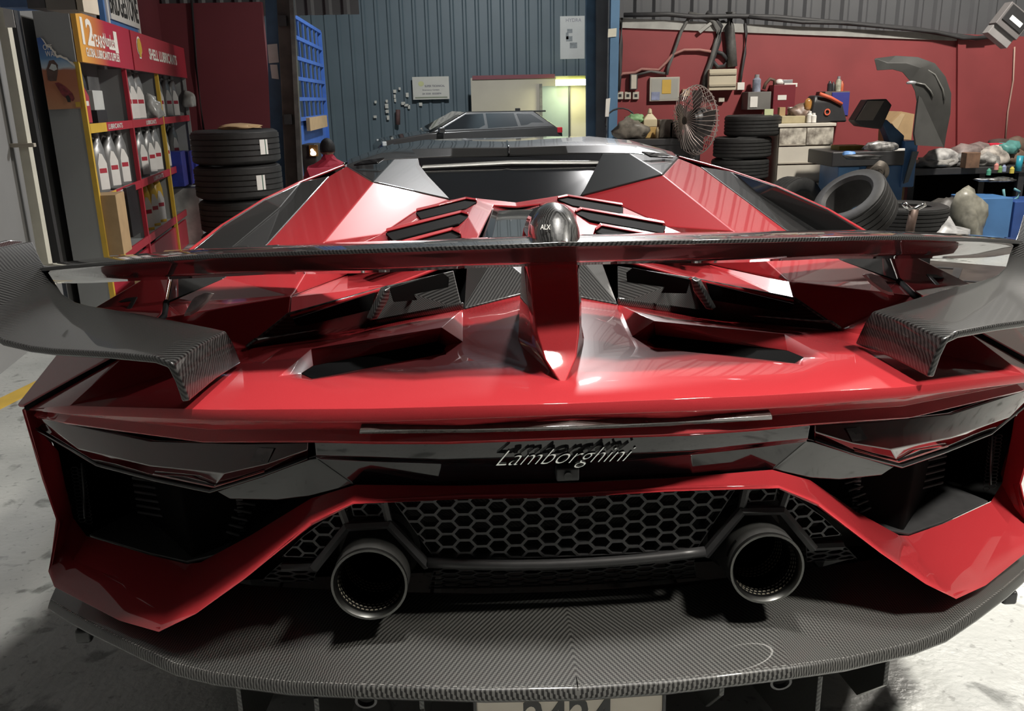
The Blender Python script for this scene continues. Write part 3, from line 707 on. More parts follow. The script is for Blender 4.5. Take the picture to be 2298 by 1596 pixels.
# end supports and end plates
for s_ in (1, -1):
    K1, K2, K3, K4 = A3(.781, 1.734, -.592), A3(.753, 2.039, -.603), A3(.764, 1.986, -.507), A3(.806, 1.73, -.502)
    rowsf = [K2, A3(.757, 2.005, -.54), K3+A3(0, 0, .0), K3+A3(.035, .01, .006), A3(1.0, 2.13, -.496), A3(1.18, 2.235, -.492), A3(1.233, 2.273, -.489), A3(1.285, 2.32, -.476), A3(1.34, 2.40, -.455), A3(1.40, 2.47, -.41), A3(1.44, 2.52, -.36)]
    rowsr = [K1, A3(.79, 1.732, -.545), K4+A3(-.002, 0, -.004), K4+A3(.035, .012, .008), A3(.97, 1.81, -.50), A3(1.12, 1.89, -.512), A3(1.19, 1.93, -.515), A3(1.27, 1.97, -.508), A3(1.37, 2.05, -.48), A3(1.45, 2.12, -.42), A3(1.49, 2.16, -.36)]
    midf = [(p*.5+q*.5)+A3(0, 0, .006) for p, q in zip(rowsf, rowsr)]
    bm = bmesh.new(); vv = [[bm.verts.new(B(q*np.array([s_, 1, 1]))) for q in rw] for rw in (rowsf, midf, rowsr)]
    for i in range(2):
        for j in range(len(rowsf)-1): bm.faces.new((vv[i][j], vv[i][j+1], vv[i+1][j+1], vv[i+1][j]))
    bmesh.ops.recalc_face_normals(bm, faces=bm.faces[:])
    if sum(f.normal.z*f.calc_area() for f in bm.faces) < 0: bmesh.ops.reverse_faces(bm, faces=bm.faces[:])
    localise(bm, car)
    sp_ = from_bm('wing_support', bm, CARB, car); finish(sp_, .004, 3, 30, solid=.013)
    ep = [A3(1.455, 2.56, -.43), A3(1.455, 2.535, -.385), A3(1.455, 2.49, -.355), A3(1.457, 2.43, -.345), A3(1.475, 2.25, -.345), A3(1.495, 2.05, -.36), A3(1.50, 2.02, -.40), A3(1.485, 2.08, -.44), A3(1.455, 2.35, -.47)]
    prism('wing_end_plate', [B(q*np.array([s_, 1, 1])) for q in ep], (0.012*s_, 0, 0), CARB, car, .003)

# --- roof, rear glass and black rear panels
rf = [A3(0, 4.74, -.252), A3(.3, 4.70, -.246), A3(.5, 4.62, -.243), A3(.64, 4.45, -.248), A3(.771, 4.12, -.281)]
rt = [A3(0, 4.95, -.231), A3(.28, 5.0, -.222), A3(.47, 5.05, -.217), A3(.66, 4.80, -.231), A3(.80, 4.35, -.272)]
rg = [A3(0, 5.9, -.25), A3(.3, 5.9, -.248), A3(.50, 5.9, -.252), A3(.70, 5.8, -.275), A3(.86, 5.4, -.36)]
rl = [A3(0, 4.69, -.288), A3(.3, 4.62, -.284), A3(.46, 4.46, -.276), A3(.60, 4.32, -.272), A3(.765, 4.10, -.288)]
panel('roof_panel', car, ROOFM, rl+rf+rt+rg, grid_faces(4, 5), solid=.012, bevel=.006, angle=14)
tube('roof_seam', [bl(A3(0, Y, z)) for Y, z in ((4.95, -.2295), (4.74, -.2505), (4.685, -.286))], .004, GLOSS, car, 6)
panel('windscreen', car, GLASS, [A3(0, 5.9, -.252), A3(.5, 5.9, -.254), A3(.70, 5.8, -.277), A3(.86, 7.0, -.62), A3(0, 7.15, -.60)], [(0, 1, 2, 3, 4)], solid=.006, bevel=0, out=(0, 1, 1))
panel('roof_rail', car, mat('rail_grey', (0.2, 0.2, 0.19), 0.32, metal=0.7, noise=.1, nscale=10), [cz(359, 4.46), A3(.44, 4.42, -.308), A3(.45, 4.41, -.326), cz(368, 4.44)], [(0, 1, 2, 3)], solid=.03, bevel=.003)
panel('rear_header', car, GLOSS, [A3(0, 4.60, -.292), A3(.46, 4.46, -.278), A3(.45, 4.43, -.312), A3(0, 4.47, -.31)], [(0, 1, 2, 3)], solid=.01, bevel=0)
Q1, Q2 = A3(.326, 4.497, -.367), A3(.231, 4.25, -.446)
fo = [A3(0, 4.46, -.325), A3(.45, 4.43, -.328), A3(.30, 4.02, -.437), A3(.20, 3.96, -.432), A3(0, 3.97, -.455)]
panel('rear_glass_frame', car, GLOSS, fo, [(0, 1, 2, 3, 4)], solid=.006, bevel=0)
panel('rear_window', car, mat('tinted_glass', (0.045, 0.062, 0.055), 0.06, coat=1, noise=.2, nscale=4), [A3(0, 4.40, -.345), A3(.325, 4.37, -.348), A3(.225, 4.09, -.421), A3(0, 4.09, -.426)], [(0, 1, 2, 3)], solid=.006, bevel=.001)
qs = A3(.565, 4.26, -.268); qi = A3(.46, 4.46, -.276); qn = A3(.45, 4.40, -.33)
pts = [qA+A3(0, 0, .004), qs, qi, qn, qC+A3(0, 0, .006), qB+A3(0, 0, .004)]
panel('rear_quarter_cover', car, ROOFM, pts, [(0, 1, 5), (1, 2, 3, 4, 5)], mode='sep', solid=.012, bevel=.004, angle=6)
for s_ in (1, -1):
    c_ = (qA*.45+qs*.35+qB*.2)+A3(0, -.012, .014)
    q4 = [c_+A3(*d) for d in ((-.075, .02, .016), (.03, .03, .004), (.06, -.04, -.008), (-.05, -.05, .0))]
    bm = bmesh.new(); bm.faces.new([bm.verts.new(B(q*np.array([s_, 1, 1]))) for q in q4]); bmesh.ops.recalc_face_normals(bm, faces=bm.faces[:])
    localise(bm, car); finish(from_bm('cover_vent', bm, GLOSS, car), .002, solid=.006)

# --- rest of the body (mostly behind what the photo shows)
bx = [A3(0, 1.98, -.66), A3(.9, 2.05, -.70), A3(1.25, 2.45, -.78), A3(1.25, 2.5, -1.30), A3(0, 2.0, -1.2)]
body = []
for (Y, x, zt, zb) in ((2.05, .95, -.72, -1.2), (2.45, 1.26, -.72, -1.45), (2.9, 1.28, -.66, -1.0), (3.45, 1.27, -.62, -1.62), (4.3, 1.22, -.62, -1.64), (5.6, 1.24, -.66, -1.64), (6.1, 1.29, -.66, -1.62), (6.6, 1.30, -.64, -1.1), (7.1, 1.24, -.74, -1.58), (7.75, 1.0, -1.0, -1.58), (8.0, .55, -1.25, -1.55)):
    body.append([A3(-x*.98, Y, zb), A3(-x, Y, (zt+zb)/2), A3(-x*.97, Y, zt-.02), A3(-x*.5, Y, zt), A3(0, Y, zt-.01), A3(x*.5, Y, zt), A3(x*.97, Y, zt-.02), A3(x, Y, (zt+zb)/2), A3(x*.98, Y, zb)])
bm = bmesh.new(); rows = [[bm.verts.new(bl(q)) for q in rw] for rw in body]
for i in range(len(rows)-1):
    for k in range(8): bm.faces.new((rows[i][k], rows[i][k+1], rows[i+1][k+1], rows[i+1][k]))
bm.faces.new(rows[0]); bm.faces.new(rows[-1]); bmesh.ops.recalc_face_normals(bm, faces=bm.faces[:])
me_ = from_bm('body_shell', bm, [DARK, RED], car); 
for p in me_.data.polygons:
    if p.center.y+3.6 > 4.0: p.material_index = 1
finish(me_, .01)
panel('cabin_side', car, GLASS, [A3(.80, 4.3, -.29), A3(.86, 5.4, -.36), A3(.86, 7.0, -.62), A3(1.2, 6.6, -.66), A3(1.22, 4.4, -.64), A3(.70, 5.8, -.277)], [(0, 5, 1, 3, 4), (1, 2, 3), (5, 2, 1)], mode='sep', solid=.01, bevel=.003, out=None)
WH = [(1.06, 2.98, .475, .27), (1.10, 6.55, .46, .2)]
for s_ in (1, -1):
    for X, Y, R, wd_ in WH:
        Rm, wm = R*S, wd_*S
        mt_ = Matrix.Translation(Vector((s_*X*S, Y*S, CAR_Z+Rm))-CO) @ Matrix.Rotation(PI/2, 4, 'Y')
        w_o = lathe('wheel', [(Rm*.74, -wm/2), (Rm*.93, -wm/2), (Rm*.995, -wm*.42), (Rm, -wm*.3), (Rm, wm*.3), (Rm*.995, wm*.42), (Rm*.93, wm/2), (Rm*.74, wm/2), (Rm*.72, wm*.3), (Rm*.72, -wm*.3)], RUB, car, 40, mt_, closed=True)
        bm = bmesh.new(); add_lathe(bm, [(0, .05), (Rm*.14, .05), (Rm*.16, .03)], 16)
        for k in range(10):
            an = 2*PI*k/10
            add_box(bm, (Rm*.43*math.cos(an), Rm*.43*math.sin(an), .03), (Rm*.6, .03, .03), Matrix.Rotation(an, 3, 'Z'))
        bm.transform(mt_ if s_ > 0 else mt_ @ Matrix.Rotation(PI, 4, 'X'))
        from_bm('wheel_rim', bm, GLOSS, w_o)

# ================================================================== the setting
def fr(u0, v0, u1, v1, D):
    """centre and size (width, height) of an upright face at depth D that spans these image corners"""
    um, vm = (u0+u1)/2, (v0+v1)/2
    a_, b_ = P(u0, vm, y=D), P(u1, vm, y=D); c_, d_ = P(um, v0, y=D), P(um, v1, y=D)
    return Vector(((a_.x+b_.x)/2, D, (c_.z+d_.z)/2)), abs(b_.x-a_.x), abs(c_.z-d_.z)
def pbox(name, u0, v0, u1, v1, D, thick, m, parent=None, bevel=0.0, floor=False, **kw):
    c_, w_, h_ = fr(u0, v0, u1, v1, D)
    z0, z1 = c_.z-h_/2, c_.z+h_/2
    if floor: z0 = 0.0
    c_ = Vector((c_.x, D+thick/2, (z0+z1)/2))
    if parent is not None: c_ = c_-parent.location
    return box(name, c_, (w_, thick, z1-z0), m, parent, bevel, **kw)

def floor_material():
    m, nt, b = new_mat('workshop_floor'); N = nt.nodes; L = nt.links
    tc = N.new('ShaderNodeTexCoord')
    def noise(s, d, det=8):
        n = N.new('ShaderNodeTexNoise'); n.inputs['Scale'].default_value = s; n.inputs['Detail'].default_value = det; n.inputs['Distortion'].default_value = d
        L.new(tc.outputs['Object'], n.inputs['Vector']); return n
    def ramp(n, e):
        rp = N.new('ShaderNodeValToRGB'); L.new(n.outputs['Fac'], rp.inputs[0])
        els = rp.color_ramp.elements
        els[0].position, els[0].color = e[0][0], (*e[0][1], 1); els[1].position, els[1].color = e[1][0], (*e[1][1], 1)
        return rp
    base = ramp(noise(2.2, .4), [(.3, (.32, .33, .32)), (.7, (.45, .46, .44))])
    st = ramp(noise(7, .6), [(.33, (.30, .31, .30)), (.40, (1, 1, 1))])
    sp = ramp(noise(38, .2, 3), [(.30, (.45, .45, .44)), (.38, (1, 1, 1))])
    m1 = N.new('ShaderNodeMix'); m1.data_type = 'RGBA'; m1.blend_type = 'MULTIPLY'; m1.inputs['Factor'].default_value = .85
    L.new(base.outputs[0], m1.inputs['A']); L.new(st.outputs[0], m1.inputs['B'])
    m2 = N.new('ShaderNodeMix'); m2.data_type = 'RGBA'; m2.blend_type = 'MULTIPLY'; m2.inputs['Factor'].default_value = .7
    L.new(m1.outputs['Result'], m2.inputs['A']); L.new(sp.outputs[0], m2.inputs['B'])
    L.new(m2.outputs['Result'], b.inputs['Base Color'])
    rr = ramp(noise(5, .2), [(.3, (.28, .28, .28)), (.7, (.5, .5, .5))]); L.new(rr.outputs[0], b.inputs['Roughness'])
    bp = N.new('ShaderNodeBump'); bp.inputs['Strength'].default_value = .25; bp.inputs['Distance'].default_value = .01
    nb = noise(45, .1); L.new(nb.outputs['Fac'], bp.inputs['Height']); L.new(bp.outputs[0], b.inputs['Normal'])
    return m
FLOORM = floor_material()
BLUEC = mat('blue_cladding', (0.095, 0.128, 0.145), 0.5, noise=.12, nscale=1.2)
GREYC = mat('grey_cladding', (0.085, 0.088, 0.095), 0.5, noise=.15, nscale=1.5)
REDW = mat('red_wall_paint', (0.26, 0.046, 0.050), 0.55, noise=.18, nscale=1.6, bump=.05)
REDW2 = mat('dark_red_panel', (0.17, 0.040, 0.050), 0.45, noise=.12, nscale=1.2)
GREYP = mat('grey_painted_steel', (0.27, 0.28, 0.28), 0.45, noise=.08, nscale=3)
CREAM = mat('cream_wall', (0.40, 0.36, 0.29), 0.7, noise=.08, nscale=2)
YEL = mat('yellow_paint', (0.62, 0.40, 0.05), 0.45, noise=.12, nscale=8)
REDP = mat('sign_red', (0.42, 0.03, 0.05), 0.4, noise=.08, nscale=6)
BLUEP = mat('blue_machine_paint', (0.07, 0.19, 0.42), 0.42, noise=.15, nscale=6)
BLUED = mat('blue_column_paint', (0.06, 0.14, 0.24), 0.45, noise=.3, nscale=5)
DGREY = mat('dark_grey_plastic', (0.03, 0.03, 0.032), 0.45, noise=.15, nscale=20)
MGREY = mat('mid_grey_metal', (0.16, 0.155, 0.15), 0.4, metal=.4, noise=.3, nscale=12)
CARD = mat('cardboard', (0.40, 0.27, 0.14), 0.8, noise=.12, nscale=10)
WOODC = mat('white_chest_paint', (0.62, 0.58, 0.50), 0.55, noise=.12, nscale=5)
def structure(o): o['kind'] = 'structure'; return o
bm = bmesh.new(); add_box(bm, (0, 7, -.05), (26, 28, .1)); structure(from_bm('floor', bm, FLOORM))
bm = bmesh.new(); add_box(bm, (0, 7, 6.3), (26, 28, .1)); structure(from_bm('ceiling', bm, mat('ceiling_sheet', (.16, .17, .18), .6, noise=.1, nscale=2)))
def cladding(name, x0, x1, y, z0, z1, m, rib=.26, per=4, flip=1):
    """a wall of ribbed sheets; every sheet is a piece of its own"""
    wall = bpy.data.objects.new(name, None); C.objects.link(wall); structure(wall); wall.location = ((x0+x1)/2, y, 0)
    wdt = rib*per; bm = bmesh.new()
    prof = []
    for k in range(per):
        prof += [(k*rib, 0), (k*rib+.03, -.03*flip), (k*rib+.07, -.03*flip), (k*rib+.10, 0)]
    prof.append((wdt, 0))
    a_ = [(bm.verts.new((x, yy, z0)), bm.verts.new((x, yy, z1))) for x, yy in prof]
    for p_, q_ in zip(a_, a_[1:]): bm.faces.new((p_[0], q_[0], q_[1], p_[1]))
    me = bpy.data.meshes.new('cladding_sheet'); bm.to_mesh(me); bm.free(); me.materials.append(m)
    n_ = int(math.ceil((x1-x0)/wdt))
    for k in range(n_):
        o = bpy.data.objects.new('cladding_sheet', me); C.objects.link(o); o.parent = wall; o.location = (x0+k*wdt-wall.location.x, 0, 0)
    return wall
cladding('wall_back', -9.0, 9.0, 20.0, 0, 6.3, BLUEC, rib=.27)
box('wall_back_backing', (0, 20.06, 3.15), (26, .06, 6.3), BLUEC, kind='structure')
# right-hand red wall with its concrete cap and the cladding above
RWD = 9.6
xl = P(1378, 300, y=RWD).x
zt = lambda u: P(u, 45+(u-1390)*.046, y=RWD).z
xr = 7.2
w1 = bpy.data.meshes.new('wall_right'); 
xc = P(2155, 90, y=RWD).x
poly = [(xl, RWD, 0), (xr, RWD, 0), (xr, RWD, P(2500, 96, y=RWD).z), (xl, RWD, zt(1390))]
prism('wall_right', poly, (0, .12, 0), REDW, kind='structure')
poly = [P(1386, 40, y=RWD-.02), P(2160, 77, y=RWD-.02), P(2160, 92, y=RWD-.02), P(1386, 62, y=RWD-.02)]
prism('trim_1', poly, (0, .10, 0), mat('concrete_cap', (.36, .36, .34), .8, noise=.25, nscale=6), kind='structure')
cladding('wall_right_upper', xl-.2, xr, RWD+.1, 1.6, 6.3, GREYC, rib=.2, per=5)
prism('trim_2', [P(2150, 80, y=RWD-.04), P(2168, 81, y=RWD-.04), P(2166, 420, y=RWD-.04), P(2148, 420, y=RWD-.04)], (0, .05, 0), REDW, kind='structure')
box('wall_side_right', (xr, 2.3, 3.15), (.1, 14.8, 6.3), mat('plaster_side', (.26, .25, .235), .7, noise=.2, nscale=1.0), kind='structure')
box('wall_rear', (0, -6.0, 3.15), (26, .1, 6.3), mat('plaster_rear', (.16, .16, .16), .7, noise=.2, nscale=.8), kind='structure')
xa_, xb_ = P(1388, 300, y=9.75).x, P(1322, 250, y=19.9).x
prism('wall_inner_right', [(xa_, 9.75, 0), (xb_, 19.9, 0), (xb_, 19.9, 6.3), (xa_, 9.75, 6.3)], (.12, 0, 0), BLUEC, kind='structure')

# left wall follows the shelf
SN, SF = P(155, 25, y=5.9), P(405, 105, y=9.87)
SN0 = Vector((SN.x, SN.y, 0)); dirv = Vector((SF.x-SN.x, SF.y-SN.y, 0)); SL = dirv.length; dirv.normalize()
RZ = math.atan2(dirv.y, dirv.x); perp = Vector((-dirv.y, dirv.x, 0))
def shelf_sz(u, v, off=0.0):
    """image point on the shelf's front plane -> (distance along shelf, height)"""
    d = Vector(ray(u, v)); c_ = Vector(CAM); o_ = SN0+perp*off
    t = (o_-c_).dot(perp)/d.dot(perp); p = c_+d*t
    return (p-SN0).dot(dirv), p.z
def side_yz(u, v):
    d = Vector(ray(u, v)); c_ = Vector(CAM); t = (SN0-c_).dot(dirv)/d.dot(dirv); p = c_+d*t
    return (p-SN0).dot(perp), p.z
DEP = side_yz(80, 60)[0]
wl = box('wall_left', (0, 0, 3.15), (13.6, .1, 6.3), mat('plaster_left', (.22, .22, .215), .7, noise=.15, nscale=1.0), kind='structure')
wl.location = SN0+perp*(DEP+.12)+dirv*(-5.0)+Vector((0, 0, 3.15)); wl.rotation_euler = (0, 0, RZ)
wl2 = box('wall_left_far', (0, 0, 3.15), (3.2, .1, 6.3), REDW2, kind='structure')
wl2.location = SN0+perp*(DEP+.12)+dirv*3.4+Vector((0, 0, 3.15)); wl2.rotation_euler = (0, 0, RZ)
rwc, rww, rwh = fr(372, 6, 606, 300, 10.4)
pbox('wall_left_red', 362, 6, 606, 420, 10.4, .08, REDW2, floor=True, kind='structure')
cladding('wall_left_upper', rwc.x-2.4, P(640, 0, y=10.4).x, 10.55, 2.3, 6.3, GREYC, rib=.2, per=4)
tube('panel_joint', [P(430, 0, y=10.37), P(440, 150, y=10.37), P(458, 300, y=10.37)], .014, DGREY, label='dark vertical cable on the dark red wall panel left', cat='cable')
# painted line, kerb and dark steel deck on the floor
def flat(name, pix, m, h, **kw):
    poly = [P(u, v, z=h) for u, v in pix]; return prism(name, poly, (0, 0, -h+.0005), m, **kw)
flat('floor_line', [(-60, 922), (-60, 948), (140, 846), (140, 826)], YEL, .004, kind='structure')
flat('kerb', [(-120, 700), (-120, 830), (60, 742), (110, 715), (60, 690)], mat('kerb_white', (.62, .60, .55), .7, noise=.12, nscale=5), .03, kind='structure')
deckm = mat('deck_steel', (.075, .062, .055), .5, metal=.3, noise=.35, nscale=7)
ramp_ = flat('floor_plate', [(2010, 578), (2420, 612), (2620, 830), (2260, 830)], deckm, .03, label='dark steel plate on the floor right of the red car', cat='plate')
for pix in ([(2142, 600), (2160, 602), (2152, 624), (2134, 622)], [(2060, 595), (2140, 600), (2139, 603), (2059, 598)], [(2163, 628), (2280, 636), (2280, 639), (2163, 631)]):
    prism('tread_bar', [P(u, v, z=.036) for u, v in pix], (0, 0, -.008), DGREY, ramp_)
# ------------------------------------------------------------------ left side: posts, gate, door
pbox('door_1', -160, -60, 75, 600, 5.75, .06, mat('dark_door_glass', (.035, .04, .048), .25, noise=.3, nscale=3), floor=True, kind='structure')
poly = [P(u, v, y=5.3) for u, v in ((-25, -60), (-4, -60), (116, 590), (93, 590))]
poly[2].z = poly[3].z = 0.0; poly[2].x += -.02; poly[3].x += -.02
dp = prism('door_post', poly, (0, .05, 0), mat('cream_frame', (.62, .60, .50), .5, noise=.12, nscale=8), label='cream steel door post in front of the grey shelf side', cat='door post')
pbox('door_bolt', 8, 322, 76, 331, 5.27, .03, CREAM, dp, .003)
dk = prism('dark_post', [P(u, v, y=5.5) for u, v in ((-6, -60), (15, -60), (136, 590), (117, 590))], (0, .04, 0), DGREY, label='dark narrow post between cream door post and shelf', cat='post')
pbox('paper_notice', 8, 6, 30, 62, 5.28, .002, WHITE, label='white paper taped to the top of the cream door post', cat='notice')
col = thing('steel_column', 'blue steel column with torn stickers beside the dark tyre stack', 'column', P(630, 400, y=8.6)*1.0)
col.location.z = 0
def cpoly(name, pix, D, th, m, parent=None, **kw):
    poly = [P(u, v, y=D) for u, v in pix]
    bm = bmesh.new(); add_prism(bm, poly, (0, 0, 0), (0, th, 0)); bmesh.ops.recalc_face_normals(bm, faces=bm.faces[:])
    localise(bm, parent); o = from_bm(name, bm, m, parent); return props(o, **kw)
cpoly('column_face', [(592, -60), (622, -60), (655, 700), (625, 700)], 8.6, .12, BLUED, col)
cpoly('sticker', [(600, 100), (622, 98), (626, 140), (603, 142)], 8.59, .004, WHITE, col)
cpoly('sticker', [(606, 145), (622, 145), (626, 178), (610, 176)], 8.59, .004, WHITE, col)
cpoly('steel_pipe', [(618, -60), (648, -60), (685, 700), (655, 700)], 8.5, .1, mat('rusty_post', (.10, .085, .075), .5, metal=.3, noise=.4, nscale=7), label='brown steel post right of the blue column at left', cat='post')
o_ = cpoly('rail_post', [(646, -60), (655, -60), (694, 700), (682, 700)], 8.45, .06, MGREY, label='thin grey rail in front of the blue gate', cat='post')
for v in (47, 268): box('post_bracket', P(632+v*.055, v, y=8.47), (.07, .05, .09), DGREY, label='dark bracket bolted to the brown post, %s one' % ('upper' if v < 100 else 'lower'), cat='bracket')
# blue gate, angled
gA, gB = P(655, 200, y=12.0), P(727, 200, y=15.6)
gate = thing('blue_gate', 'tall blue steel barred gate left of the blue cladding wall', 'gate', (gA.x, gA.y, 0), math.atan2(gB.y-gA.y, gB.x-gA.x))
gl_ = (Vector((gB.x, gB.y, 0))-Vector((gA.x, gA.y, 0))).length
zT = P(655, 25, y=12.0).z; zM = P(655, 270, y=12.0).z
GB = mat('gate_blue', (.05, .13, .42), .45, noise=.15, nscale=5)
box('gate_sheet', (gl_/2, .03, zM/2), (gl_, .02, zM), GB, gate)
box('gate_frame', (0, 0, zT/2), (.07, .06, zT), GB, gate); box('gate_frame', (gl_, 0, zT/2), (.07, .06, zT), GB, gate)
for z_ in np.linspace(zM, zT, 6): box('gate_rail', (gl_/2, 0, z_), (gl_, .05, .05), GB, gate)
for k in range(1, 7): box('gate_bar', (gl_*k/7, 0, (zM+zT)/2), (.07, .025, zT-zM), GB, gate)
box('gate_lock', (gl_*.55, -.05, zM-.08), (gl_*.6, .05, .18), CARD, gate)

# ------------------------------------------------------------------ oil shelf
shelf = thing('shelf_unit', 'grey steel oil display shelf with red and yellow printed header', 'shelf', SN0, RZ)
sT = [shelf_sz(u, v)[0] for u, v in ((172, 139), (277, 153), (350, 164), (412, 172))]
zhb = shelf_sz(172, 139)[1]; zht = SN.z
zs1 = shelf_sz(205, 288)[1]; zs2 = shelf_sz(232, 446)[1]; zs3 = shelf_sz(345, 527)[1]
zTop = zht
box('side_panel', (-.012, DEP/2, zTop/2), (.02, DEP, zTop), GREYP, shelf)
box('side_panel', (sT[3]+.012, DEP/2, zTop/2), (.02, DEP, zTop), GREYP, shelf)
box('back_panel', (sT[3]/2, DEP-.01, zTop/2), (sT[3], .02, zTop), mat('shelf_back', (.13, .13, .135), .5, noise=.1, nscale=4), shelf)
for k, m in ((0, YEL), (1, REDP), (2, YEL), (3, GREYP)):
    box('upright', (sT[k], .0, zhb/2), (.035, .03, zhb), m, shelf)
    if 0 < k < 3: box('divider', (sT[k], DEP/2, zhb/2), (.015, DEP-.03, zhb), GREYP, shelf)
for zz in (zs1, zs2, zs3):
    box('shelf_board', (sT[3]/2, DEP/2, zz), (sT[3], DEP-.03, .025), GREYP, shelf)
    for k in range(3):
        w_ = sT[k+1]-sT[k]-.035
        st = box('price_strip', ((sT[k]+sT[k+1])/2, -.008, zz), (w_, .012, .06), REDP, shelf)
        if k == 0: box('strip_yellow_end', (-w_*.33, -.0075, 0), (w_*.34, .003, .06), YEL, st)
        if zz != zs3 and k < 2: text_fit('strip_lettering', 'LUBRICANTS', w_*.34, .034, WHITE, st, (w_*.05, -.008, 0), (PI/2, 0, 0), bold=.01)
box('base_panel', (sT[3]*.5, .01, zs3/2-.03), (sT[3], .02, zs3-.08), REDP, shelf)
# header signs
def hgrad(name, ca, cb, p0, p1, ax=0):
    m, nt, b = new_mat(name); tc = nt.nodes.new('ShaderNodeTexCoord'); sp = nt.nodes.new('ShaderNodeSeparateXYZ'); rp = nt.nodes.new('ShaderNodeValToRGB')
    mr = nt.nodes.new('ShaderNodeMapRange'); mr.inputs['From Min'].default_value = p0; mr.inputs['From Max'].default_value = p1
    nt.links.new(tc.outputs['Object'], sp.inputs[0]); nt.links.new(sp.outputs[ax], mr.inputs['Value']); nt.links.new(mr.outputs[0], rp.inputs[0])
    rp.color_ramp.elements[0].color = (*ca, 1); rp.color_ramp.elements[1].color = (*cb, 1); nt.links.new(rp.outputs[0], b.inputs['Base Color']); b.inputs['Roughness'].default_value = .4
    return m
hh = zht-zhb; sm = shelf_sz(278, 62)[0]
hd1 = box('header_sign', (sm/2-.01, -.02, (zht+zhb)/2), (sm-.01, .03, hh), hgrad('header_gradient', (.72, .38, .06), (.42, .025, .055), -sm*.5, -sm*.02), shelf)
hd2 = box('header_sign', ((sm+sT[3])/2+.02, -.02, (zht+zhb)/2), (sT[3]-sm-.02, .03, hh), REDP, shelf)
PW = mat('print_white', (.8, .76, .68), .5, noise=.04, nscale=10)
HC_ = (zht+zhb)/2
def hfit(par, cx_, body, u0, u1, vl, vr, bold=0.0):
    """lettering between image columns u0..u1; vl, vr = its top and bottom rows at the middle"""
    um_ = (u0+u1)/2
    a_, _ = shelf_sz(u0, (vl+vr)/2, -.035); b_, _ = shelf_sz(u1, (vl+vr)/2, -.035); _, zt__ = shelf_sz(um_, vl, -.035); _, zb__ = shelf_sz(um_, vr, -.035)
    return text_fit('header_lettering', body, b_-a_, zt__-zb__, PW, par, ((a_+b_)/2-cx_, -.017, (zt__+zb__)/2-HC_), (PI/2, 0, 0), bold=bold)
c1_, c2_ = sm/2-.01, (sm+sT[3])/2+.02
hfit(hd1, c1_, '12', 182, 208, 42, 101, .03); hfit(hd1, c1_, 'YEARS', 207, 233.5, 79, 106, .02); hfit(hd1, c1_, 'Number', 232.5, 256, 78, 106, .01)
hfit(hd1, c1_, '1', 256, 263, 72, 119, .02); hfit(hd1, c1_, 'GLOBAL LUBRICANTS SUPPLIER', 194, 267, 114, 133, .02)
hfit(hd2, c2_, 'SHELL LUBRICANTS', 335, 395, 117, 140, .03)
box('header_rule', (shelf_sz(243, 112)[0]-c1_, -.017, shelf_sz(247, 111)[1]-HC_), (shelf_sz(253, 111)[0]-shelf_sz(234, 111)[0], .002, .018), PW, hd1)
w2 = sT[3]-sm
def pecten(parent, c_, R_, m1, m2):
    for k_, m in ((1.18, m2), (1.0, m1)):
        bm = bmesh.new(); pts_ = []
        for i in range(15):
            an = math.radians(-20+220*i/14); rr = R_*k_*(1+.04*(i % 2))
            pts_.append((rr*math.cos(an), rr*math.sin(an)))
        pts_ += [(-R_*.42*k_, -R_*.62*k_), (-R_*.42*k_, -R_*.92*k_), (R_*.42*k_, -R_*.92*k_), (R_*.42*k_, -R_*.62*k_)]
        bm.faces.new([bm.verts.new((c_[0]+x*1.0, c_[1]-.002*(1.2-k_)*10, c_[2]+z)) for x, z in pts_])
        from_bm('shell_emblem', bm, m, parent)
pecten(hd2, (shelf_sz(302, 108)[0]-c2_, -.017, shelf_sz(302, 108)[1]-HC_), hh*.25, YEL, PW)
# poster on the grey end panel
y0, z0 = side_yz(73, 247); y1, z1 = side_yz(180, 243); _, z2 = side_yz(43, 85); y2, _ = side_yz(45, 120); y3, z3 = side_yz(170, 130)
yl, yr = DEP*.98, DEP*.03
zb_, zt_ = z0, z2
poster = thing('advert_poster', 'torn desert rally oil poster pasted on the grey shelf end panel', 'poster', SN0+perp*((yl+yr)/2)-dirv*.03+Vector((0, 0, zb_)), RZ+PI/2)
# local frame of poster: +X = along perp (left), so mirror x for reading order
PWD, PHT = yl-yr, zt_-zb_
def pposter(name, poly, m, d=.001, lay=0):
    bm = bmesh.new(); bm.faces.new([bm.verts.new((PWD*(.5-x), .004+.0012*lay, z*PHT)) for x, z in poly]); bmesh.ops.recalc_face_normals(bm, faces=bm.faces[:])
    return from_bm(name, bm, m, poster)
m, nt, b = new_mat('poster_print'); tc = nt.nodes.new('ShaderNodeTexCoord'); sp = nt.nodes.new('ShaderNodeSeparateXYZ'); rp = nt.nodes.new('ShaderNodeValToRGB'); mr = nt.nodes.new('ShaderNodeMapRange'); nz = nt.nodes.new('ShaderNodeTexNoise')
mr.inputs['From Max'].default_value = PHT; nz.inputs['Scale'].default_value = 14; ad = nt.nodes.new('ShaderNodeMath'); ad.operation = 'MULTIPLY_ADD'; ad.inputs[1].default_value = .06
nt.links.new(tc.outputs['Object'], sp.inputs[0]); nt.links.new(sp.outputs[2], mr.inputs['Value']); nt.links.new(tc.outputs['Object'], nz.inputs['Vector']); nt.links.new(nz.outputs['Fac'], ad.inputs[0]); nt.links.new(mr.outputs[0], ad.inputs[2]); nt.links.new(ad.outputs[0], rp.inputs[0])
cr_ = rp.color_ramp; cr_.elements[0].color = (.50, .25, .13, 1); cr_.elements[0].position = 0; cr_.elements[1].color = (.05, .12, .36, 1); cr_.elements[1].position = .97
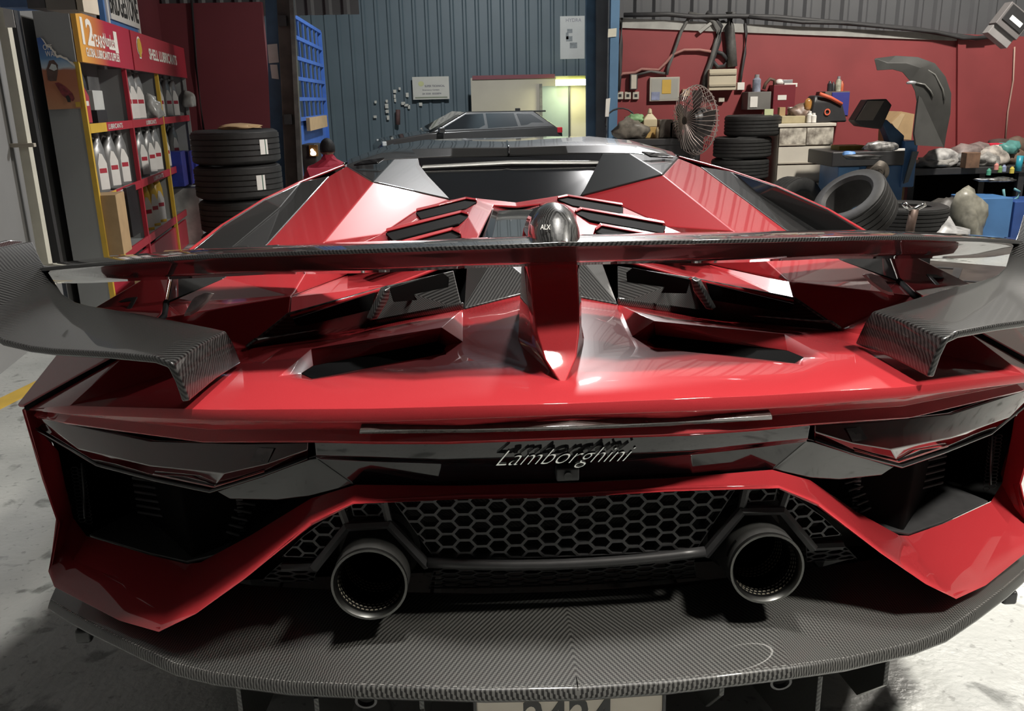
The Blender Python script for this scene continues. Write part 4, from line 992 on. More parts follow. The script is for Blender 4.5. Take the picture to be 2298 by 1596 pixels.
for p_, c_ in ((.35, (.40, .15, .075)), (.58, (.36, .13, .07)), (.62, (.45, .55, .62)), (.74, (.12, .26, .48))):
    e = cr_.elements.new(p_); e.color = (*c_, 1)
nt.links.new(rp.outputs[0], b.inputs['Base Color']); b.inputs['Roughness'].default_value = .35
tear = [(0, 0), (1, 0.01), (1, .62), (.94, .66), (.86, .67), (.80, .72), (.70, .73), (.62, .76), (.52, .75), (.45, .82), (.36, .88), (.28, .89), (.20, .97), (.12, 1.0), (0, .99)]
pposter('poster_sheet', tear, m, lay=0)
pposter('torn_edge', [(.12, 1.0), (.20, .97), (.28, .89), (.36, .88), (.45, .82), (.52, .75), (.62, .76), (.70, .73), (.80, .72), (.86, .67), (.94, .66), (1, .62), (1, .59), (.90, .63), (.80, .68), (.6, .725), (.5, .715), (.42, .80), (.34, .855), (.26, .87), (.18, .95)], PW, lay=1)
for body, x, z, w_ in (('OFF', .28, .865, .26), ('WAR', .36, .775, .34)):
    text_fit('poster_lettering', body, PWD*w_, PHT*.075, PW, poster, (PWD*(.5-x), .0085, PHT*z), (PI/2, 0, PI), bold=.008, depth=.0003)
pposter('printed_canister', [(.13, .42), (.14, .56), (.26, .68), (.40, .69), (.50, .62), (.45, .50), (.38, .40), (.20, .40)], mat('print_brown', (.12, .07, .06), .4, noise=.3, nscale=25), lay=1)
pposter('printed_handle', [(.22, .57), (.32, .64), (.44, .62), (.46, .56), (.36, .54)], mat('print_pale', (.55, .60, .60), .4, noise=.15, nscale=25), lay=2)
pposter('printed_rally_car', [(.32, .37), (.44, .38), (.62, .32), (.80, .22), (.84, .15), (.78, .11), (.62, .14), (.48, .20)], mat('print_dark_red', (.25, .04, .05), .4, noise=.5, nscale=35), lay=2)
pposter('printed_wheel', [(.58, .18), (.66, .20), (.72, .15), (.70, .10), (.62, .10)], BLACKP, lay=3)
pposter('printed_emblem', [(.84, .03), (.99, .03), (.99, .10), (.84, .10)], YEL, lay=2)

# bottles: one of each kind, then copies
def bottle(name, label, body, cap, print_, h=.29):
    t = thing(name, label, 'bottle', (0, 0, 0), 0)
    bm = bmesh.new(); w_, d_ = h*.34, h*.2
    secs = [(0, 1, 1, 0), (.04, 1.02, 1.02, 0), (.55, 1.0, 1.0, 0), (.72, .86, .9, .06), (.84, .5, .6, .18), (.90, .30, .42, .24), (.94, .28, .40, .24)]
    rws = [[bm.verts.new((w_/2*a_*cx+o_*w_, d_/2*b_*cy, h*z_)) for cx, cy in ((-1, -.6), (-.8, -1), (.8, -1), (1, -.6), (1, .6), (.8, 1), (-.8, 1), (-1, .6))] for z_, a_, b_, o_ in secs]
    for i in range(len(rws)-1):
        for k in range(8): bm.faces.new((rws[i][k], rws[i][(k+1) % 8], rws[i+1][(k+1) % 8], rws[i+1][k]))
    bm.faces.new(list(reversed(rws[0]))); bm.faces.new(rws[-1]); bmesh.ops.recalc_face_normals(bm, faces=bm.faces[:])
    from_bm('bottle_body', bm, body, t, True)
    lathe('cap', [(0, h*1.02), (h*.055, h*1.02), (h*.06, h*.94), (0, h*.94)], cap, t, 12, Matrix.Translation((w_*.24, 0, 0)))
    tube('bottle_handle', [(-w_*.30, 0, h*.70), (-w_*.36, 0, h*.86), (-w_*.12, 0, h*.95), (w_*.12, 0, h*.92)], h*.028, body, t, 6)
    bm = bmesh.new(); bm.faces.new([bm.verts.new((x*w_, -d_*.515, z*h)) for x, z in ((-.12, .06), (.42, .06), (.42, .5), (.2, .66), (.02, .68), (-.12, .5))]); from_bm('front_label', bm, print_, t)
    bm = bmesh.new(); bm.faces.new([bm.verts.new((x*w_, -d_*.52, z*h)) for x, z in ((-.08, .34), (.36, .34), (.36, .42), (-.08, .42))]); from_bm('label_band', bm, REDP if print_ is WHITE else WHITE, t)
    return t
used = {}
def put_bottle(proto, s_, depth, z_, label, group=None, sc_=1.0, yaw=-.62):
    o = proto if not used.get(proto.name) else copy_tree(proto)
    used[proto.name] = 1
    o.location = SN0+dirv*s_+perp*depth+Vector((0, 0, z_)); o.rotation_euler = (0, 0, RZ+yaw); o.scale = (sc_,)*3
    o['label'] = label; o['category'] = 'bottle'
    if group: o['group'] = group
    return o
BG = mat('silver_bottle', (.24, .24, .235), .35, metal=.3, noise=.1, nscale=15); BY = mat('yellow_bottle', (.70, .42, .03), .35, noise=.08, nscale=15); BB = mat('black_bottle', (.03, .03, .035), .35, noise=.1, nscale=15)
CAPG = mat('grey_cap', (.2, .2, .2), .4, noise=.1)
pg = bottle('oil_bottle', '-', BG, CAPG, WHITE, .36); py = bottle('oil_can', '-', BY, BY, WHITE, .40); pb = bottle('grease_bottle', '-', BB, CAPG, REDP, .40)
zz2 = zs2+.0125; zz1 = zs1+.0125
bays = [(sT[i], sT[i+1]) for i in range(3)]
def along(b_, t): return bays[b_][0]+(bays[b_][1]-bays[b_][0])*t
names2 = ['leftmost', 'second', 'third', 'fourth']
for k, t in enumerate((.10, .34, .60, .86)):
    put_bottle(pg, along(0, t), .09, zz2, 'silver oil bottle with white label, %s on the middle shelf of the left bay' % names2[k], 'silver bottles on the middle shelf', 1.12)
for k, t in enumerate((.14, .42, .68, .9)):
    put_bottle(pg, along(1, t), .09, zz2, 'silver oil bottle, %s on the middle shelf of the centre bay' % names2[k], 'silver bottles on the middle shelf', 1.12)
for k, t in enumerate((.2, .55)):
    put_bottle(pg, along(2, t), .09, zz2, 'silver oil bottle, %s on the middle shelf of the right bay' % ('nearer' if k == 0 else 'farther'), 'silver bottles on the middle shelf', 1.12)
for k, t in enumerate((.08, .25, .45)):
    put_bottle(pg, along(1, t+.1), .09, zz1, 'silver oil bottle, %s on the top shelf of the centre bay' % names2[k], 'bottles on the top shelf', 1.15)
for k, t in enumerate((.22, .5, .75)):
    put_bottle(pg, along(2, t), .09, zz1, 'silver oil bottle, %s on the top shelf of the right bay' % names2[k], 'bottles on the top shelf', 1.1)
put_bottle(pb, along(0, .10), .06, zz1, 'dark bottle with red label at the left end of the top shelf', None, .95)
for k, t in enumerate((.14, .36, .58, .80)):
    put_bottle(py, along(1, t), .10, zs3+.0125, 'yellow oil can, %s on the bottom shelf' % names2[k], 'yellow cans on the bottom shelf', 1.05)
def lump(name, loc, size, m, seed=0, parent=None, sub=3, amp=.35, **kw):
    """a crumpled bag or rag: a knobbly closed surface"""
    rnd = random.Random(seed); bm = bmesh.new(); bmesh.ops.create_icosphere(bm, subdivisions=sub, radius=.5)
    ph = [Vector((rnd.uniform(-1, 1), rnd.uniform(-1, 1), rnd.uniform(-1, 1))).normalized() for _ in range(14)]; fq = [rnd.uniform(3, 11) for _ in range(14)]
    for v in bm.verts:
        d_ = sum(math.sin(fq[i]*v.co.dot(ph[i])*2+i) for i in range(14))/14
        v.co *= 1+amp*d_*2
        if v.co.z < -.32: v.co.z = -.32
    for v in bm.verts: v.co.z += .32
    bmesh.ops.scale(bm, vec=Vector(size), verts=bm.verts[:])
    o = from_bm(name, bm, m, parent, True); o.location = loc; return props(o, **kw)
PLA = mat('clear_plastic_bag', (.42, .42, .40), .25, noise=.35, nscale=12); RAG = mat('grey_rag', (.14, .14, .14), .8, noise=.5, nscale=14)
def sp_(s_, dd, z_): return SN0+dirv*s_+perp*dd+Vector((0, 0, z_))
lump('plastic_bag', sp_(along(1, .82), .06, zz1), (.22, .16, .26), PLA, 3, label='crumpled clear bag on the top shelf beside the bottles', cat='bag')
lump('plastic_bag', sp_(along(2, .98), -.03, zz1+.1), (.14, .12, .2), PLA, 4, label='small clear bag hanging off the right end of the top shelf', cat='bag')
def shelf_box(name, s_, dd, z_, sz, m, label, cat='box', yaw=0.0):
    o = box(name, sp_(s_, dd, z_+sz[2]/2), sz, m, None, .003, label=label, cat=cat); o.rotation_euler = (0, 0, RZ+yaw); return o
shelf_box('parts_box', along(0, .62), .17, zz1, (.30, .12, .33), mat('dark_grey_pack', (.10, .10, .10), .5, noise=.4, nscale=8), 'dark grey printed pack on the top shelf of the left bay')
shelf_box('white_case', along(0, .38), .06, zz1+.1, (.26, .08, .13), mat('grey_white_case', (.55, .56, .53), .35, noise=.1, nscale=8), 'pale case on the dark box on the top shelf')
shelf_box('dark_case', along(0, .38), .06, zz1, (.26, .10, .10), DGREY, 'low black box under the pale case on the top shelf')
cbx = shelf_box('cardboard_box', .12, .02, .40, (.24, .26, .40), CARD, 'brown cardboard box standing on the low left shelf')
shelf_box('oil_filter_box', along(0, .62), .07, .43, (.30, .22, .36), mat('black_pack', (.02, .02, .022), .4, noise=.3, nscale=10), 'black and red printed carton beside the cardboard box')
for k in range(3):
    shelf_box('blue_carton', along(2, .30+.28*k), .03, .60-.02*k, (.25, .2, .33), mat('blue_pack', (.03, .05, .32), .4, noise=.3, nscale=12), 'blue printed carton at the right end of the low shelf, %s of three' % ('nearest', 'middle', 'farthest')[k])
shelf_box('white_pail', along(2, .5), -.02, 0, (.34, .26, .56), mat('white_pail', (.5, .5, .47), .5, noise=.3, nscale=9), 'white stained pail below the blue cartons', 'pail')
shelf_box('floor_carton', .55, -.30, 0, (1.1, .30, .25), CARD, 'flat brown carton on the floor before the shelf')
# things on top of the shelf
for k, (u0, u1, v, m, lb) in enumerate(((0, 62, 12, mat('blue_yellow_pack', (.12, .22, .45), .5, noise=.5, nscale=5), 'blue printed carton on the left end of the shelf top'), (62, 102, 14, mat('dark_pack', (.08, .075, .08), .5, noise=.3, nscale=12), 'dark carton with white print on the shelf top'), (104, 170, 18, mat('grey_pack', (.22, .20, .18), .6, noise=.1), 'grey-brown carton on the shelf top'), (174, 188, 22, mat('beige_pack', (.55, .47, .36), .6, noise=.1), 'small beige carton on the shelf top'))):
    c0_, c1_ = P(u0, v, y=5.05), P(u1, v, y=5.05)
    box('carton', ((c0_.x+c1_.x)/2, 5.15, c0_.z+.16), (abs(c1_.x-c0_.x), .2, .34), m, label=lb, cat='carton')
o_ = box('stacked_sheets', sp_(.62, .12, zTop+.13), (.42, .16, .26), mat('grey_brown_sheets', (.16, .14, .13), .6, noise=.4, nscale=20), label='grey-brown bundle on the shelf top behind the red header', cat='bundle'); o_.rotation_euler = (0, 0, RZ)
KS = 1.2
sgs = shelf_sz(235, 60, .16)[0]
sg = thing('tyre_sign', 'blue framed tyre brand sign board leaning above the red header', 'sign', sp_(sgs+.50*KS, .16, zTop), RZ)
box('sign_board', (0, 0, .45*KS), (1.05*KS, .04, .9*KS), mat('sign_blue', (.10, .24, .55), .4, noise=.1), sg)
for x_ in (-.47, .47): box('sign_border', (x_*KS, -.01, .45*KS), (.05, .05, .9*KS), WHITE, sg)
pl_ = box('sign_plate', (.02, -.03, .20*KS), (.86*KS, .012, .24*KS), WHITE, sg)
text_fit('sign_lettering', 'BRIDGESTONE', .86*KS, .17*KS, BLACKP, pl_, (0, -.008, 0), (PI/2, 0, 0), bold=.02)

# ------------------------------------------------------------------ tyres
def tyre_mesh(R_, w_, treads=5):
    hw = w_/2
    prof = [(R_*.62, -hw*.8), (R_*.70, -hw*.98), (R_*.88, -hw), (R_*.97, -hw*.88)]
    for k in range(treads):
        z0_ = -hw*.82+k*(hw*1.64)/treads; z1_ = z0_+(hw*1.64)/treads
        prof += [(R_, z0_+.004), (R_, z1_-.006), (R_*.975, z1_-.004), (R_*.975, z1_+.002)]
    prof += [(R_*.97, hw*.88), (R_*.88, hw), (R_*.70, hw*.98), (R_*.62, hw*.8)]
    return prof
def tyre(name, label, loc, R_, w_, rot=(0, 0, 0), group=None, sticker=None):
    o = lathe(name, tyre_mesh(R_, w_), RUB, None, 36, None, True, label=label, cat='tyre', group=group)
    o.location = loc; o.rotation_euler = rot
    if sticker is not None:
        an, hgt = sticker; bm = bmesh.new()
        st = []
        for k in range(5):
            a_ = an+.055*(k-2)
            st.append((bm.verts.new((R_*1.004*math.cos(a_), R_*1.004*math.sin(a_), -hgt/2)), bm.verts.new((R_*1.004*math.cos(a_), R_*1.004*math.sin(a_), hgt/2))))
        for k in range(4): bm.faces.new((st[k][0], st[k+1][0], st[k+1][1], st[k][1]))
        from_bm('tyre_sticker', bm, WHITE, o)
        bm = bmesh.new(); a_ = an+.03
        bm.faces.new([bm.verts.new((R_*1.007*math.cos(q), R_*1.007*math.sin(q), z_)) for q, z_ in ((a_, -hgt/2), (a_+.02, -hgt/2), (a_+.02, hgt/2), (a_, hgt/2))])
        from_bm('sticker_stripe', bm, mat('stripe_green', (.03, .12, .08), .5, noise=.1), o)
    return o
TD = 7.6
tc_, tw_, _ = fr(430, 300, 624, 300, TD)
R_ = tw_/2; vt = [285, 370, 455, 540, 620, 700]
zs = [P(527, v, y=TD-R_*.9).z for v in (292, 372, 452)]
hT = (zs[0]-zs[2])/2
for k in range(6):
    zc_ = zs[0]-hT*(k+.5)
    if zc_-hT/2 < -.01: break
    tyre('tyre', 'new black tyre with a paper sticker, %s from the top of the left stack' % ('first', 'second', 'third', 'fourth', 'fifth', 'sixth')[k], (tc_.x+random.uniform(-.01, .01), TD, zc_), R_, hT*.97, group='tyres in the left stack', sticker=(-PI/2+(.92, .76, .95, .8, .9, .8)[k], hT*.42))
    zl = zc_-hT/2
if zl > .01: box('pallet', (tc_.x, TD, zl/2), (R_*1.7, R_*1.7, zl), mat('pallet_wood', (.2, .14, .09), .8, noise=.3, nscale=8), label='wooden pallet under the left tyre stack', cat='pallet')
lump('cardboard_piece', (tc_.x+.05, TD-.1, zs[0]), (R_*1.0, .3, .05), CARD, 9, label='brown cardboard scrap on top of the left tyre stack', cat='cardboard')

# ------------------------------------------------------------------ far bay: room front, door, lamp, signs
FB = 19.3
pbox('wall_cream', 1060, 172, 1330, 420, FB, .1, CREAM, floor=True, kind='structure')
pbox('trim_3', 1060, 168, 1245, 177, FB-.03, .05, REDW2, kind='structure')
dr = pbox('door_2', 1218, 193, 1276, 420, FB-.06, .05, mat('pale_green_door', (.22, .27, .25), .5, noise=.08, nscale=3), floor=True, kind='structure')
pbox('door_frame_1', 1212, 188, 1218, 420, FB-.08, .06, MGREY, floor=True, kind='structure'); pbox('door_frame_2', 1276, 188, 1280, 420, FB-.08, .06, DGREY, floor=True, kind='structure')
lampc, lw, lh = fr(1247, 178, 1314, 192, FB-.4)
tl = thing('tube_light', 'lit yellow-white tube lamp above the pale door', 'lamp', (lampc.x, FB-.4, lampc.z))
box('lamp_housing', (0, .06, lh*.7), (lw*1.0, .08, lh*.7), mat('housing_yellow', (.4, .38, .2), .5, noise=.1), tl)
tube('lamp_tube', [(-lw/2, 0, 0), (lw/2, 0, 0)], lh*.5, mat('tube_glow', (1, 1, .7), .4, emit=(.93, 1.0, .42), es=9, noise=.02), tl, 12)
area('tube_light_source', (lampc.x, FB-.55, lampc.z-.05), (lampc.x, FB-.3, 0), lw, 22, (1, 1, .62), .1)
sgn = pbox('wall_sign', 926, 172, 1008, 223, 19.85, .03, mat('sign_cream', (.52, .50, .44), .5, noise=.08, nscale=4), label='white company sign on the blue cladding wall', cat='sign')
ss = sgn.dimensions if False else fr(926, 172, 1008, 223, 17.6)[1:]
box('sign_edge', (0, -.002, -ss[1]*.47), (ss[0], .034, ss[1]*.06), mat('sign_green', (.2, .22, .15), .5, noise=.1), sgn)
GREYT = mat('sign_grey_print', (.16, .15, .17), .5, noise=.1)
text_fit('sign_lettering', 'SUPER TECHNICAL', ss[0]*0.62, ss[1]*0.1, GREYT, sgn, (ss[0]*0.12, -.018, ss[1]*0.1), (PI/2, 0, 0), bold=.02)
text_fit('sign_lettering', 'Emergency Contact', ss[0]*0.52, ss[1]*0.08, GREYT, sgn, (ss[0]*0.0, -.018, ss[1]*-0.1), (PI/2, 0, 0), bold=.02)
text_fit('sign_lettering', '04 3330  0555874', ss[0]*0.58, ss[1]*0.09, GREYT, sgn, (ss[0]*0.02, -.018, ss[1]*-0.28), (PI/2, 0, 0), bold=.02)
bm = bmesh.new(); bm.faces.new([bm.verts.new((ss[0]*(-.30+.09*math.cos(k*PI/6)), -.017, ss[1]*(.22+.13*math.sin(k*PI/6)))) for k in range(12)]); from_bm('sign_emblem', bm, mat('pale_yellow', (.5, .5, .25), .5, noise=.1), sgn)
wp = pbox('wall_poster', 1257, 36, 1312, 132, 17.6, .02, mat('poster_grey', (.30, .30, .28), .5, noise=.1, nscale=3), label='grey printed board high on the wall beside the right column', cat='poster')
for (x, z, a_, b__) in ((-.05, .12, .10, .07), (-.06, -.02, .12, .09), (.02, -.14, .14, .10), (-.10, .03, .05, .12)):
    box('printed_figure', (x, -.012, z), (a_, .003, b__), mat('print_grey', (.14, .15, .15), .5, noise=.4, nscale=20), wp)
text('poster_lettering', 'HYDRA', .09, GREYT, wp, (.02, -.013, .31), (PI/2, 0, 0), .001)
# pale repaired patches are flecks stuck on the cladding
bm = bmesh.new()
for (u, v) in ((886, 205), (886, 216), (887, 225), (897, 199), (914, 213), (868, 227), (868, 238), (869, 250), (912, 236), (905, 232), (843, 229), (871, 264), (918, 240), (944, 234), (842, 262)):
    p_ = P(u, v, y=19.93); add_box(bm, p_, (random.uniform(.04, .09), .012, random.uniform(.05, .1)))
props(from_bm('cladding_flecks', bm, MATS['sign_cream']), 'pale torn sticker remains scattered on the blue cladding left of sign', 'stickers', kind='stuff')
o_ = tube('wall_bracket', [P(893, 246, y=19.85), P(893, 262, y=19.85), P(893, 280, y=19.85)], .05, mat('rust_brown', (.10, .05, .045), .7, noise=.3), label='rusty wall bracket on the blue cladding left of dark car', cat='bracket')
# right-hand blue column with pipes
rc = thing('steel_column', 'blue steel column at the left end of the red wall', 'column', (P(1360, 300, y=9.3).x, 9.3, 0))
cpoly('column_face', [(1372, -40), (1392, -40), (1380, 520), (1362, 520)], 9.3, .1, mat('column_sky_blue', (.10, .20, .33), .45, noise=.15, nscale=4), rc)
cpoly('column_web', [(1338, -40), (1374, -40), (1364, 520), (1338, 520)], 9.5, .06, mat('column_grey', (.10, .12, .14), .5, noise=.2, nscale=5), rc)
cpoly('column_face', [(1316, -40), (1340, -40), (1340, 520), (1318, 520)], 9.6, .1, BLUED, rc)
cpoly('sticker', [(1365, 65), (1384, 63), (1383, 82), (1364, 84)], 9.29, .004, MATS['cream_frame'], rc)
cpoly('sticker', [(1360, 222), (1370, 220), (1366, 262), (1358, 262)], 9.29, .004, WHITE, rc)

# ------------------------------------------------------------------ dark family car in the far bay
SX, SY = P(1045, 300, y=16.6).x, 16.6
suv = thing('parked_car', 'dark grey family car parked before the blue cladding and pale door', 'car', (SX, SY, 0), PI+.20)
suv.scale = (.80, .85, .80)
PNT = mat('dark_grey_paint', (.035, .032, .03), .25, coat=1, noise=.05, nscale=4); TINT = mat('tinted_pane', (.018, .02, .022), .08, coat=1, noise=.05, nscale=3)
def loft(name, secs, m, parent, bevel=.02, ends=True):
    bm = bmesh.new(); rws = [[bm.verts.new(q) for q in s] for s in secs]; n_ = len(rws[0])
    for i in range(len(rws)-1):
        for k in range(n_): bm.faces.new((rws[i][k], rws[i][(k+1) % n_], rws[i+1][(k+1) % n_], rws[i+1][k]))
    if ends: bm.faces.new(rws[0]); bm.faces.new(list(reversed(rws[-1])))
    bmesh.ops.recalc_face_normals(bm, faces=bm.faces[:]); o = from_bm(name, bm, m, parent); finish(o, bevel, 2, 25); return o
def ring_(x, w_, z0_, z1_, t=.9): return [(x, -w_*.95, z0_), (x, -w_, (z0_+z1_)/2), (x, -w_*t, z1_), (x, w_*t, z1_), (x, w_, (z0_+z1_)/2), (x, w_*.95, z0_)]
loft('car_body', [ring_(2.1, .68, .35, .72), ring_(1.95, .80, .25, .86), ring_(1.0, .88, .22, 1.0), ring_(.6, .89, .22, 1.02), ring_(-1.2, .9, .22, 1.06), ring_(-1.9, .86, .28, 1.08), ring_(-2.1, .80, .4, .95)], PNT, suv, .03)
loft('car_cabin', [[(.95, -.78, 1.0), (.10, -.62, 1.43), (.10, .62, 1.43), (.95, .78, 1.0)], [(-1.95, -.78, 1.05), (-1.45, -.62, 1.42), (-1.45, .62, 1.42), (-1.95, .78, 1.05)]], PNT, suv, .03)
for s_ in (1, -1):
    sy = lambda z_: s_*(.78-(z_-1.0)/.43*.16+.006)
    for q in ([(.72, 1.06), (.12, 1.37), (-.28, 1.38), (-.30, 1.07)], [(-.36, 1.07), (-.34, 1.38), (-.98, 1.37), (-1.05, 1.09)], [(-1.12, 1.10), (-1.05, 1.36), (-1.38, 1.34), (-1.68, 1.14)]):
        bm = bmesh.new(); bm.faces.new([bm.verts.new((x, sy(z_), z_)) for x, z_ in q]); bmesh.ops.recalc_face_normals(bm, faces=bm.faces[:]); o_ = from_bm('side_window', bm, TINT, suv); finish(o_, solid=.006)
    box('wing_mirror', (.72, s_*.92, 1.06), (.14, .16, .12), PNT, suv, .02)
    box('headlight', (1.96, s_*.62, .80), (.10, .30, .10), mat('headlight_glass', (.55, .55, .52), .1, coat=1, noise=.2, nscale=15), suv, .02)
    box('tail_lamp', (-2.02, s_*.70, .98), (.12, .22, .13), mat('red_lens', (.5, .02, .03), .2, coat=1, noise=.2, nscale=15), suv, .02)
    for x in (1.35, -1.3):
        lathe('car_wheel', tyre_mesh(.33, .2, 3), RUB, suv, 24, Matrix.Translation((x, s_*.80, .33)) @ Matrix.Rotation(PI/2, 4, 'X'), True)
bm = bmesh.new(); bm.faces.new([bm.verts.new(q) for q in ((.95, -.70, 1.035), (.95, .70, 1.035), (.18, .56, 1.42), (.18, -.56, 1.42))]); o_ = from_bm('windscreen', bm, TINT, suv); o_.location = (.015, 0, .01)
box('roof_spoiler', (-1.60, 0, 1.40), (.32, 1.15, .035), PNT, suv, .01)
box('roof_aerial', (-1.25, 0, 1.445), (.12, .03, .05), PNT, suv, .008)

# ------------------------------------------------------------------ crouching worker at left
def skin(name, verts, edges, rad, m, parent, root=0, sub=1):
    me = bpy.data.meshes.new(name); me.from_pydata([Vector(v) for v in verts], edges, []); o = link(name, me, m, parent)
    o.modifiers.new('skin', 'SKIN')
    for i, d in enumerate(me.skin_vertices[0].data):
        rr = rad[i]; d.radius = rr if isinstance(rr, tuple) else (rr, rr); d.use_root = (i == root)
    o.modifiers.new('sub', 'SUBSURF').levels = sub; o.modifiers['sub'].render_levels = sub
    return o
PD = 10.4
hp = P(738, 345, y=PD)
man = thing('person', 'person crouching in a red shirt with short black hair, back turned, by the blue gate', 'person', (hp.x, PD, 0), .35)
hz = hp.z
SKINM = mat('skin', (.22, .12, .08), .55, noise=.08, nscale=10); SHIRT = mat('red_shirt', (.42, .02, .05), .8, noise=.1, nscale=15); TROU = mat('dark_trousers', (.03, .03, .04), .8, noise=.15, nscale=12)
sh = hz-.22
V = [(0, -.12, .20), (0, -.12, .34), (0, -.03, sh-.06), (0, .03, sh+.02), (0, .04, hz-.07), (0, .06, hz+.03),
     (-.19, .03, sh-.02), (-.28, .18, sh-.24), (-.16, .40, sh-.22), (.19, .03, sh-.02), (.29, .16, sh-.25), (.14, .40, sh-.25),
     (-.13, -.05, .22), (-.22, .38, .42), (-.19, .22, .10), (-.19, .40, .05), (.13, -.05, .22), (.24, .34, .42), (.20, .18, .10), (.20, .36, .05)]
Ed = [(0, 1), (1, 2), (2, 3), (3, 4), (4, 5), (3, 6), (6, 7), (7, 8), (3, 9), (9, 10), (10, 11), (0, 12), (12, 13), (13, 14), (14, 15), (0, 16), (16, 17), (17, 18), (18, 19)]
Rd = [.20, .24, (.27, .22), .17, .07, .07, .14, .085, .055, .14, .085, .055, .10, .07, .05, .045, .10, .07, .05, .045]
bd = skin('body', V, Ed, Rd, SHIRT, man)
# head with a face, ears and hair
bm = bmesh.new(); bmesh.ops.create_icosphere(bm, subdivisions=3, radius=.5); bmesh.ops.scale(bm, vec=(.155, .19, .235), verts=bm.verts[:])
for v in bm.verts:
    if v.co.z < -.03: v.co.x *= .86; v.co.y *= .92
o_ = from_bm('head', bm, SKINM, man, True); o_.location = (0, .07, hz+.04)
hd_ = o_
tube('nose', [(0, .09, .02), (0, .112, -.02), (0, .095, -.03)], [.008, .014, .012], SKINM, hd_, 8)
for s_ in (1, -1):
    lump('ear', (s_*.078, 0, -.03), (.02, .04, .06), SKINM, 2, hd_, 2, .1)
    lump('eye', (s_*.03, .083, .01), (.024, .012, .014), BLACKP, 2, hd_, 1, .02)
box('mouth', (0, .086, -.055), (.045, .01, .008), mat('lip', (.2, .07, .06), .5, noise=.1), hd_)
bm = bmesh.new(); bmesh.ops.create_icosphere(bm, subdivisions=3, radius=.5); bmesh.ops.scale(bm, vec=(.178, .205, .25), verts=bm.verts[:])
bmesh.ops.delete(bm, geom=[v for v in bm.verts if v.co.z < -.045 or (v.co.y > .045 and v.co.z < .055)], context='VERTS')
o2 = from_bm('hair', bm, mat('black_hair', (.008, .007, .007), .7, noise=.3, nscale=60, bump=.3), hd_, True); o2.location = (0, -.008, .012); finish(o2, solid=.012, wn=False)
tube('trouser_leg', [V[12], V[13], V[14]], [.115, .088, .065], TROU, man, 10); tube('trouser_leg', [V[16], V[17], V[18]], [.115, .088, .065], TROU, man, 10)
lump('hips', (0, -.10, .05), (.40, .36, .26), TROU, 5, man, 2, .05)
for s_, q in ((-1, V[15]), (1, V[19])): box('shoe', (q[0], q[1]-.04, .045), (.09, .26, .09), DGREY, man, .03)
for s_, q in ((-1, V[8]), (1, V[11])):
    tube('forearm', [V[7] if s_ < 0 else V[10], q], [.048, .034], SKINM, man, 8)
    lump('hand', (q[0], q[1]+.04, q[2]-.03), (.075, .10, .05), SKINM, 6, man, 2, .05)
    for j in range(4): tube('finger', [(q[0]-.027+.018*j, q[1]+.07, q[2]+.0), (q[0]-.027+.018*j, q[1]+.12, q[2]-.01), (q[0]-.027+.018*j, q[1]+.135, q[2]-.035)], [.009, .0085, .007], SKINM, man, 6)
    tube('thumb', [(q[0]-s_*.035, q[1]+.02, q[2]), (q[0]-s_*.055, q[1]+.06, q[2]+.005), (q[0]-s_*.045, q[1]+.09, q[2])], [.011, .009, .008], SKINM, man, 6)
# machine the worker faces
mc = thing('motor_unit', 'small dark machine with two bright lamps beside the crouching person', 'machine', (P(700, 345, y=11.4).x, 11.4, 0))
cM, wM, hM = fr(686, 322, 718, 400, 11.4)
box('machine_body', (0, 0, (cM.z+hM/2)/2), (wM, .4, cM.z+hM/2), mat('machine_dark', (.03, .028, .025), .5, noise=.4, nscale=12), mc, .02)
box('brass_block', (wM*.35, -.21, P(713, 338, y=11.2).z), (.11, .05, .14), mat('brass_dull', (.30, .16, .05), .4, metal=.6, noise=.3, nscale=20), mc, .01)
for (u, v, rr) in ((703, 349, .035), (700, 340, .02)):
    p_ = P(u, v, y=11.15); lump('lamp_bulb', Vector((p_.x-mc.location.x, -.24, p_.z)), (rr*2,)*3, mat('bulb_glow', (1, .95, .8), .4, emit=(1, .95, .8), es=6, noise=.02), 1, mc, 2, 0)

# ------------------------------------------------------------------ red wall: cables, boxes, boards
WD = 9.57
CABM = mat('grey_cable', (.12, .12, .115), .6, noise=.25, nscale=15); CABD = mat('dark_cable', (.035, .035, .037), .6, noise=.2, nscale=15); CABR = mat('red_brown_cable', (.35, .16, .14), .6, noise=.2, nscale=12)
def cable(pix, rad, m, label, D=WD, name='cable'): return tube(name, [P(u, v, y=D) for u, v in pix], rad, m, label=label, cat='cable', seg=6)
cable([(1394, 40), (1394, 100), (1391, 170), (1388, 205)], .02, CABD, 'dark vertical conduit at the left edge of the red wall')
cable([(1549, 34), (1540, 50), (1528, 72), (1512, 118), (1500, 150), (1496, 168)], .018, CABM, 'grey cable sloping from the cap down to the notice board')
cable([(1390, 172), (1398, 165), (1425, 163), (1440, 155), (1478, 157), (1495, 140), (1510, 122), (1535, 112), (1570, 112), (1595, 116)], .016, CABR, 'reddish cable curving from sockets to the cable bundle')
cable([(1430, 168), (1460, 160), (1492, 165)], .014, CABM, 'short grey cable above the notice board')
cable([(1545, 32), (1580, 38), (1600, 48), (1612, 66), (1606, 100), (1598, 130), (1585, 165), (1578, 196)], .03, CABM, 'thick grey cable bundle falling behind the fan, front one')
cable([(1586, 28), (1605, 42), (1618, 60), (1614, 90), (1602, 125), (1590, 160), (1584, 200)], .026, CABD, 'thick dark cable bundle falling behind the fan, rear one')
cable([(1640, 28), (1636, 60), (1640, 100), (1643, 150)], .055, mat('flex_conduit', (.10, .10, .095), .6, noise=.3, nscale=30), 'fat corrugated conduit above the breaker box')
